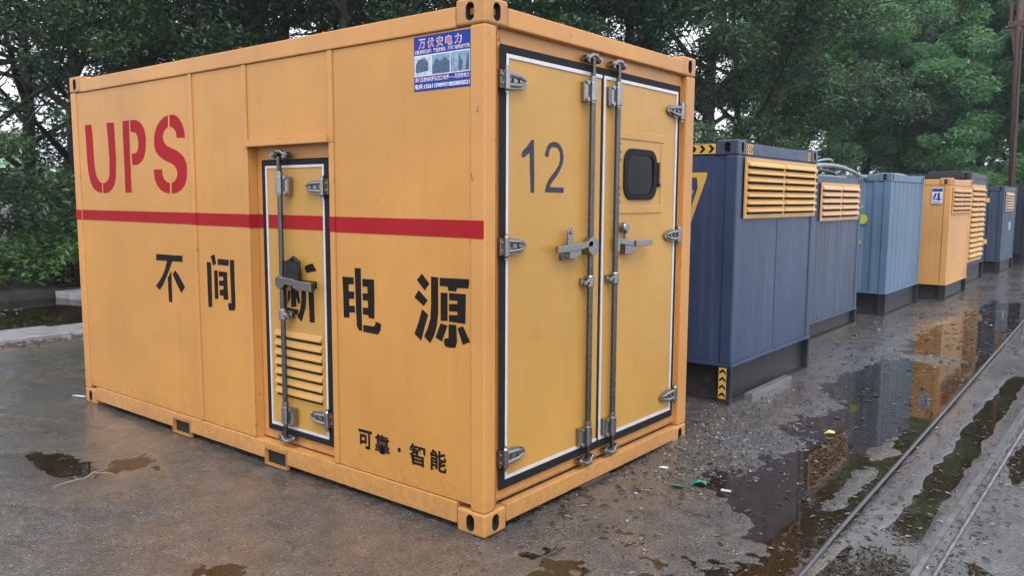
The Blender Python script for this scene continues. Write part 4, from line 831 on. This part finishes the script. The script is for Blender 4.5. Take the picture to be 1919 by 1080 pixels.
# forked twig in the left puddle
mb = MB(); tw = [(-2.319, -1.004), (-2.328, -0.923), (-2.337, -0.817), (-2.383, -0.748), (-2.403, -0.679), (-2.427, -0.611)]; tw2 = [(-2.383, -0.748), (-2.325, -0.700), (-2.259, -0.682)]
mb.tube([(a, b, .004+.006*(i % 2)) for i, (a, b) in enumerate(tw)], [.002, .003, .0035, .004, .003, .0015], 6); mb.tube([(a, b, .007) for a, b in tw2], [.0025, .002, .001], 6)
tag(mb.build('twig', plain('bleached_twig', (.34, .31, .28), .5), smooth=True), 'thin forked bleached twig lying in the left puddle', 'twig')
# timber block under the door end
tb = MB().box(-.30, .015, .82, 1.12, -.03, .034).build('timber_block', M_WOOD, bevel=.006); tag(tb, 'dark soaked timber block wedged under the door end of the yellow container', 'timber')

# ------------------------------------------------------------------ pole at the right edge
pt = thing('utility_pole', 'dark rusty steel pole with a bracket at the right edge', 'pole', (-1.02, 25.0, 0))
MB().tube([(0, 0, -.1), (-.12, 0, 5.0), (-.20, 0, 10.5)], [.10, .095, .085], 12).build('post', M_RUST, pt, smooth=True)
MB().box(-.42, .60, -.09, .09, 6.62, 6.80).prism([(-.22, 5.7), (-.05, 5.7), (-.02, 6.62), (-.36, 6.62)], (lambda a, b, d: (a, -.05+d, b)), 0, .10).build('bracket', M_RUST, pt, bevel=.008)
MB().tube([(-.36, 0, 6.8), (-.38, 0, 10.5)], .05, 8).tube([(-.02, -.1, 1.5), (-.06, -.1, 6.5)], .025, 6).build('conduit', M_RUST, pt)
# ------------------------------------------------------------------ trees
def leaf_mat(name, cols, trans=.25, rough=.45):
    m, nt, b = newmat(name); g = nt.nodes.new('ShaderNodeNewGeometry'); at = nt.nodes.new('ShaderNodeAttribute'); at.attribute_name = 'clump'
    ad = nt.nodes.new('ShaderNodeMath'); ad.operation = 'MULTIPLY_ADD'; ad.inputs[1].default_value = .45
    nt.links.new(g.outputs['Random Per Island'], ad.inputs[0]); nt.links.new(at.outputs['Fac'], ad.inputs[2])
    r = ramp(nt, ad.outputs[0], [(i/(len(cols)-1), c) for i, c in enumerate(cols)]); nt.links.new(r.outputs[0], b.inputs['Base Color']); b.inputs['Roughness'].default_value = rough
    tl = nt.nodes.new('ShaderNodeBsdfTranslucent'); nt.links.new(r.outputs[0], tl.inputs[0]); ms = nt.nodes.new('ShaderNodeMixShader'); ms.inputs[0].default_value = trans
    out = nt.nodes['Material Output']; nt.links.new(b.outputs[0], ms.inputs[1]); nt.links.new(tl.outputs[0], ms.inputs[2]); nt.links.new(ms.outputs[0], out.inputs['Surface']); return m
M_LF1 = leaf_mat('dark_camphor_leaves', [(.020,.048,.025), (.038,.088,.040), (.068,.135,.055), (.13,.20,.08)])
M_LF2 = leaf_mat('bluish_green_leaves', [(.07,.17,.09), (.14,.31,.14), (.21,.42,.19), (.32,.54,.24)], .55)
M_LF3 = leaf_mat('fresh_shrub_leaves', [(.03,.065,.018), (.06,.13,.03), (.10,.20,.05), (.15,.27,.08)], .35)
M_BARK = plain('dark_wet_bark', (.035, .030, .026), .8, 0, .5, 14, .8)
def leaves_mesh(name, centers, radii, per, lsz, seed, squash=.6, droop=.35):
    rs = np.random.RandomState(seed); C = np.repeat(np.array(centers), per, 0); Rr = np.repeat(np.array(radii), per); n = len(C)
    d = rs.normal(size=(n, 3)); d /= np.linalg.norm(d, axis=1)[:, None]; r = rs.rand(n)**.45
    P = C+d*(r*Rr)[:, None]*np.array([1, 1, squash])
    ax = rs.normal(size=(n, 3)); ax[:, 2] = ax[:, 2]*.4-droop; ax /= np.linalg.norm(ax, axis=1)[:, None]
    nn = rs.normal(size=(n, 3))*.55+np.array([0, 0, .9]); sd = np.cross(ax, nn); sd /= np.linalg.norm(sd, axis=1)[:, None]+1e-9; up = np.cross(sd, ax)
    s = (lsz*(.6+.8*rs.rand(n)))[:, None]
    a = P-ax*s*.5; b = P+sd*s*.20+up*s*.06; c = P+ax*s*.5; e = P-sd*s*.20+up*s*.06
    v = np.stack([a, b, c, e], 1).reshape(-1, 3); f = np.arange(4*n).reshape(-1, 4)
    me = bpy.data.meshes.new(name); me.vertices.add(4*n); me.vertices.foreach_set('co', v.ravel().astype(np.float32)); me.loops.add(4*n); me.loops.foreach_set('vertex_index', f.ravel().astype(np.int32))
    me.polygons.add(n); me.polygons.foreach_set('loop_start', np.arange(0, 4*n, 4, dtype=np.int32)); me.polygons.foreach_set('loop_total', np.full(n, 4, np.int32)); me.update(calc_edges=True)
    at = me.attributes.new('clump', 'FLOAT', 'POINT'); k = np.repeat(np.repeat(rs.rand(len(centers))*.6, per), 4); at.data.foreach_set('value', k.astype(np.float32)); return me
def make_tree(name, label, hgt, crown_z0, rad, nclump, per, lsz, seed, mat, group, clump_r=(.45, .95), cat='tree', trunk_r=.16, lean=0.0):
    rs = np.random.RandomState(seed); t = thing(name, label, cat, (0, 0, 0), group)
    mb = MB(); trunk = [(lean*z*.1+.10*math.sin(z*.9+seed), .10*math.cos(z*.7+seed), z) for z in np.linspace(-.4, hgt*.86, 9)]
    mb.tube(trunk, list(np.linspace(trunk_r, trunk_r*.25, 9)), 9)
    cen = []; rad_ = []
    nl = 16
    tips = []
    for i in range(nl):
        z0 = crown_z0*.75+(hgt*.80-crown_z0*.75)*(i/(nl-1))**.9; a = i*2.4+rs.rand()*.7; k = (z0-crown_z0*.7)/(hgt-crown_z0*.7); L = rad*(.75+.4*rs.rand())*(math.sin(math.pi*min(1, .25+.72*k))**.6)
        b0 = Vector((lean*z0*.1, 0, z0)); dirv = Vector((math.cos(a), math.sin(a), .30+.5*rs.rand()-.15*(k < .2))).normalized(); pts = [b0]; p = b0.copy(); dd = dirv.copy()
        for s_ in range(6):
            dd = (dd+Vector(rs.normal(size=3)*.16)+Vector((0, 0, .04))).normalized(); p = p+dd*L/6; pts.append(p.copy())
            if s_ >= 1:
                q = p.copy(); d2 = (dd*.6+Vector(rs.normal(size=3))*.55).normalized(); pp_ = [q.copy()]
                for _ in range(3): q = q+d2*L*.13; d2 = (d2+Vector(rs.normal(size=3))*.25).normalized(); pp_.append(q.copy())
                mb.tube(pp_, [trunk_r*.14, trunk_r*.10, trunk_r*.07, trunk_r*.04], 4, False); tips += pp_[1:]
        mb.tube(pts, list(np.linspace(trunk_r*.42, trunk_r*.10, 7)), 6, False); tips += pts[3:]
    wt_ = np.array([math.hypot(q.x, q.y)+.25*rad for q in tips])**1.2; wt_ /= wt_.sum(); idx = rs.choice(len(tips), nclump, replace=nclump > len(tips), p=wt_)
    for i in idx: cen.append(tuple(Vector(tips[i])+Vector(rs.normal(size=3)*.25))); rad_.append(clump_r[0]+(clump_r[1]-clump_r[0])*rs.rand()**1.5)
    mb.build('trunk', M_BARK, t, smooth=True, fix=False)
    me = leaves_mesh('crown', cen, rad_, per, lsz, seed+1); link_mesh('crown', me, mat, t); return t
def place(proto, x, y, z, rz, s, label, group=None, first=False, sz=None):
    r = proto if first else proto.copy()
    if not first:
        COL.objects.link(r)
        for ch in list(proto.children): c = ch.copy(); COL.objects.link(c); c.parent = r
    r.location = (x, y, z); r.rotation_euler = (0, 0, rz); r.scale = (s, s, sz or s); r['label'] = label
    if group: r['group'] = group
    return r
GT = 'trees behind the containers'
TA = make_tree('broadleaf_tree', 'x', 10.5, 2.2, 4.2, 115, 620, .11, 101, M_LF1, GT)
TB = make_tree('broadleaf_tree', 'x', 11.0, 1.4, 4.4, 120, 640, .11, 202, M_LF1, GT, trunk_r=.2, lean=.5)
TC = make_tree('broadleaf_tree', 'x', 12.2, 1.5, 5.2, 240, 400, .20, 303, M_LF2, GT, clump_r=(.5, 1.05), trunk_r=.24)
TD = make_tree('broadleaf_tree', 'x', 10.0, 2.4, 4.0, 56, 520, .095, 404, M_LF1, GT, trunk_r=.15)
CXY = (2.41623, -2.82838)
def polar(px, dist):
    th = -38.562+math.degrees(math.atan((px-959.5)/1518.2)); return CXY[0]+dist*math.sin(R(th)), CXY[1]+dist*math.cos(R(th))
TL = [  # px, distance, proto, scale, label
 (-60, 17, TD, 1.0, 'sparse dark tree at the left edge with sky showing through'),
 (60, 19.5, TD, 1.05, 'thin tree with bare lower limbs, left of the UPS letters'),
 (150, 18.0, TD, 1.12, 'dark tree leaning over the far left top corner of the yellow container'),
 (290, 21, TB, 1.0, 'dark tree above the red UPS letters'),
 (400, 17, TA, .95, 'dense dark tree above the plain panel left of the side door'),
 (540, 20, TB, 1.0, 'broad dark tree above the side door of the yellow container'),
 (660, 16.5, TA, 1.0, 'dark tree above the seam right of the side door'),
 (790, 20, TB, 1.05, 'dark tree directly above the blue sticker'),
 (900, 17, TA, 1.05, 'dark tree behind the nearest top corner of the yellow container'),
 (1040, 20.5, TB, 1.05, 'dark tree above the left end door marked 12'),
 (1180, 18, TA, 1.05, 'mid green tree above the end door with the window'),
 (1310, 22, TB, 1.1, 'tall tree with a thick leaning limb right of the yellow container'),
 (1365, 25, TA, .95, 'leafy tree above the tall slate blue container'),
 (1490, 34, TC, .84, 'bright green tree above the worn blue-grey container'),
 (1610, 36, TC, .90, 'large bluish green tree above the pale blue container'),
 (1720, 33, TC, .78, 'bluish green tree above the apricot container'),
 (1830, 38, TC, .93, 'tall bluish green tree above the small pale louvre panel'),
 (1925, 34, TC, .84, 'tall green tree behind the rusty pole at the right edge'),
 (1545, 43, TC, 1.0, 'bluish green tree far behind, between the worn blue-grey and pale blue containers'),
 (1680, 46, TC, 1.05, 'bluish green tree far behind the pale blue container roof'),
 (1790, 49, TC, 1.1, 'pale bluish green tree far behind the black container'),
 (1900, 47, TC, 1.05, 'pale bluish green tree far behind the rusty pole'),
 (2060, 38, TC, 1.0, 'tall green tree beyond the right edge of the yard')]
used = set(); rnd = random.Random(5)
for px, dist, pr, s, lb in TL:
    x, y = polar(px, dist); first = pr.name not in used; used.add(pr.name)
    z0 = float(bank_h(np.array([x]), np.array([y]))[0])-.1 if x < -11.9 else 0
    place(pr, x, y, z0, rnd.random()*6.28, s, lb, first=first)
# far wood: one mass beyond the first trees
rs = np.random.RandomState(77); cen = []; rd = []
for px in np.arange(-120, 2200, 26):
    th = px; d = 46+rs.rand()*16; x, y = polar(px, d)
    for k in range(2): cen.append((x+rs.normal()*1.5, y+rs.normal()*1.5, .8+k*1.1+rs.rand()*1.4)); rd.append(1.4+rs.rand()*1.0)
me = leaves_mesh('far_wood', cen, rd, 190, .34, 78); o = link_mesh('far_wood', me, M_LF2); tag(o, 'distant wood seen through gaps between the trees', 'wood', kind='stuff')
# undergrowth shrubs
def make_shrub(name, rad, hgt, nc, per, lsz, seed, mat):
    rs = np.random.RandomState(seed); t = thing(name, 'x', 'shrub', (0, 0, 0), 'shrubs on the planted bank'); mb = MB(); cen = []; rd = []
    for i in range(nc):
        a = rs.rand()*6.28; r = rad*rs.rand()**.6; h = hgt*(.25+.75*rs.rand())*(1-.45*r/rad); c = Vector((r*math.cos(a), r*math.sin(a), h)); cen.append(tuple(c)); rd.append(.16+.22*rs.rand())
        mb.tube([(0.1*math.cos(a), .1*math.sin(a), -.1), (c*.5+Vector((0, 0, .1))), c], [.018, .012, .006], 5, False)
    mb.build('stems', M_BARK, t, fix=False); link_mesh('foliage', leaves_mesh('foliage', cen, rd, per, lsz, seed+1, .7, .1), mat, t); return t
S1 = make_shrub('leafy_shrub', 1.1, 1.15, 80, 60, .10, 501, M_LF3); S2 = make_shrub('leafy_shrub', 1.2, 2.3, 85, 60, .11, 502, M_LF1)
SL = [(S1, -12.55, 1.5, 1.0, 'bright green leafy shrub on the bank at the left edge'), (S1, -12.5, 3.4, 1.1, 'bright green leafy shrub beside the left side of the yellow container'), (S1, -12.6, 5.6, .9, 'low green shrub hidden mostly behind the yellow container'),
 (S2, -14.4, 1.6, 1.1, 'dark tall shrub behind the bright one at the left edge'), (S2, -14.6, 4.2, 1.2, 'dark tall shrub just left of the red stripe'), (S2, -15, 7.0, 1.2, 'dark undergrowth shrub beneath the left trees'), (S2, -14.2, -.9, 1.0, 'dark shrub reaching beyond the left edge of the frame'),
 (S2, -7.2, 19.0, 1.25, 'dark shrub behind the roof of the worn blue-grey container'), (S2, -7.0, 24.0, 1.35, 'dark shrub behind the hoses on the roofs'), (S2, -6.0, 29.5, 1.35, 'dark green shrub behind the apricot container roof'), (S2, -4.6, 33.0, 1.4, 'dark green shrub behind the black generator container'), (S2, -3.0, 36.0, 1.5, 'green shrub behind the farthest navy container')]
used = set()
for pr, x, y, s, lb in SL:
    first = pr.name not in used; used.add(pr.name); z0 = float(bank_h(np.array([x]), np.array([y]))[0])-.05 if x < -11.9 else 0
    place(pr, x, y, z0, rnd.random()*6.28, s, lb, first=first)

# ------------------------------------------------------------------ damp air over the whole yard
m = bpy.data.materials.new('damp_air'); m.use_nodes = True; nt = m.node_tree; nt.nodes.remove(nt.nodes['Principled BSDF'])
v = nt.nodes.new('ShaderNodeVolumePrincipled'); v.inputs['Color'].default_value = (.80, .88, 1.0, 1); v.inputs['Density'].default_value = HAZE_D; v.inputs['Anisotropy'].default_value = .25
nt.links.new(v.outputs[0], nt.nodes['Material Output'].inputs['Volume'])
hz = MB().box(-620, 620, -620, 620, -1.5, 24).build('haze', m); tag(hz, kind='stuff')
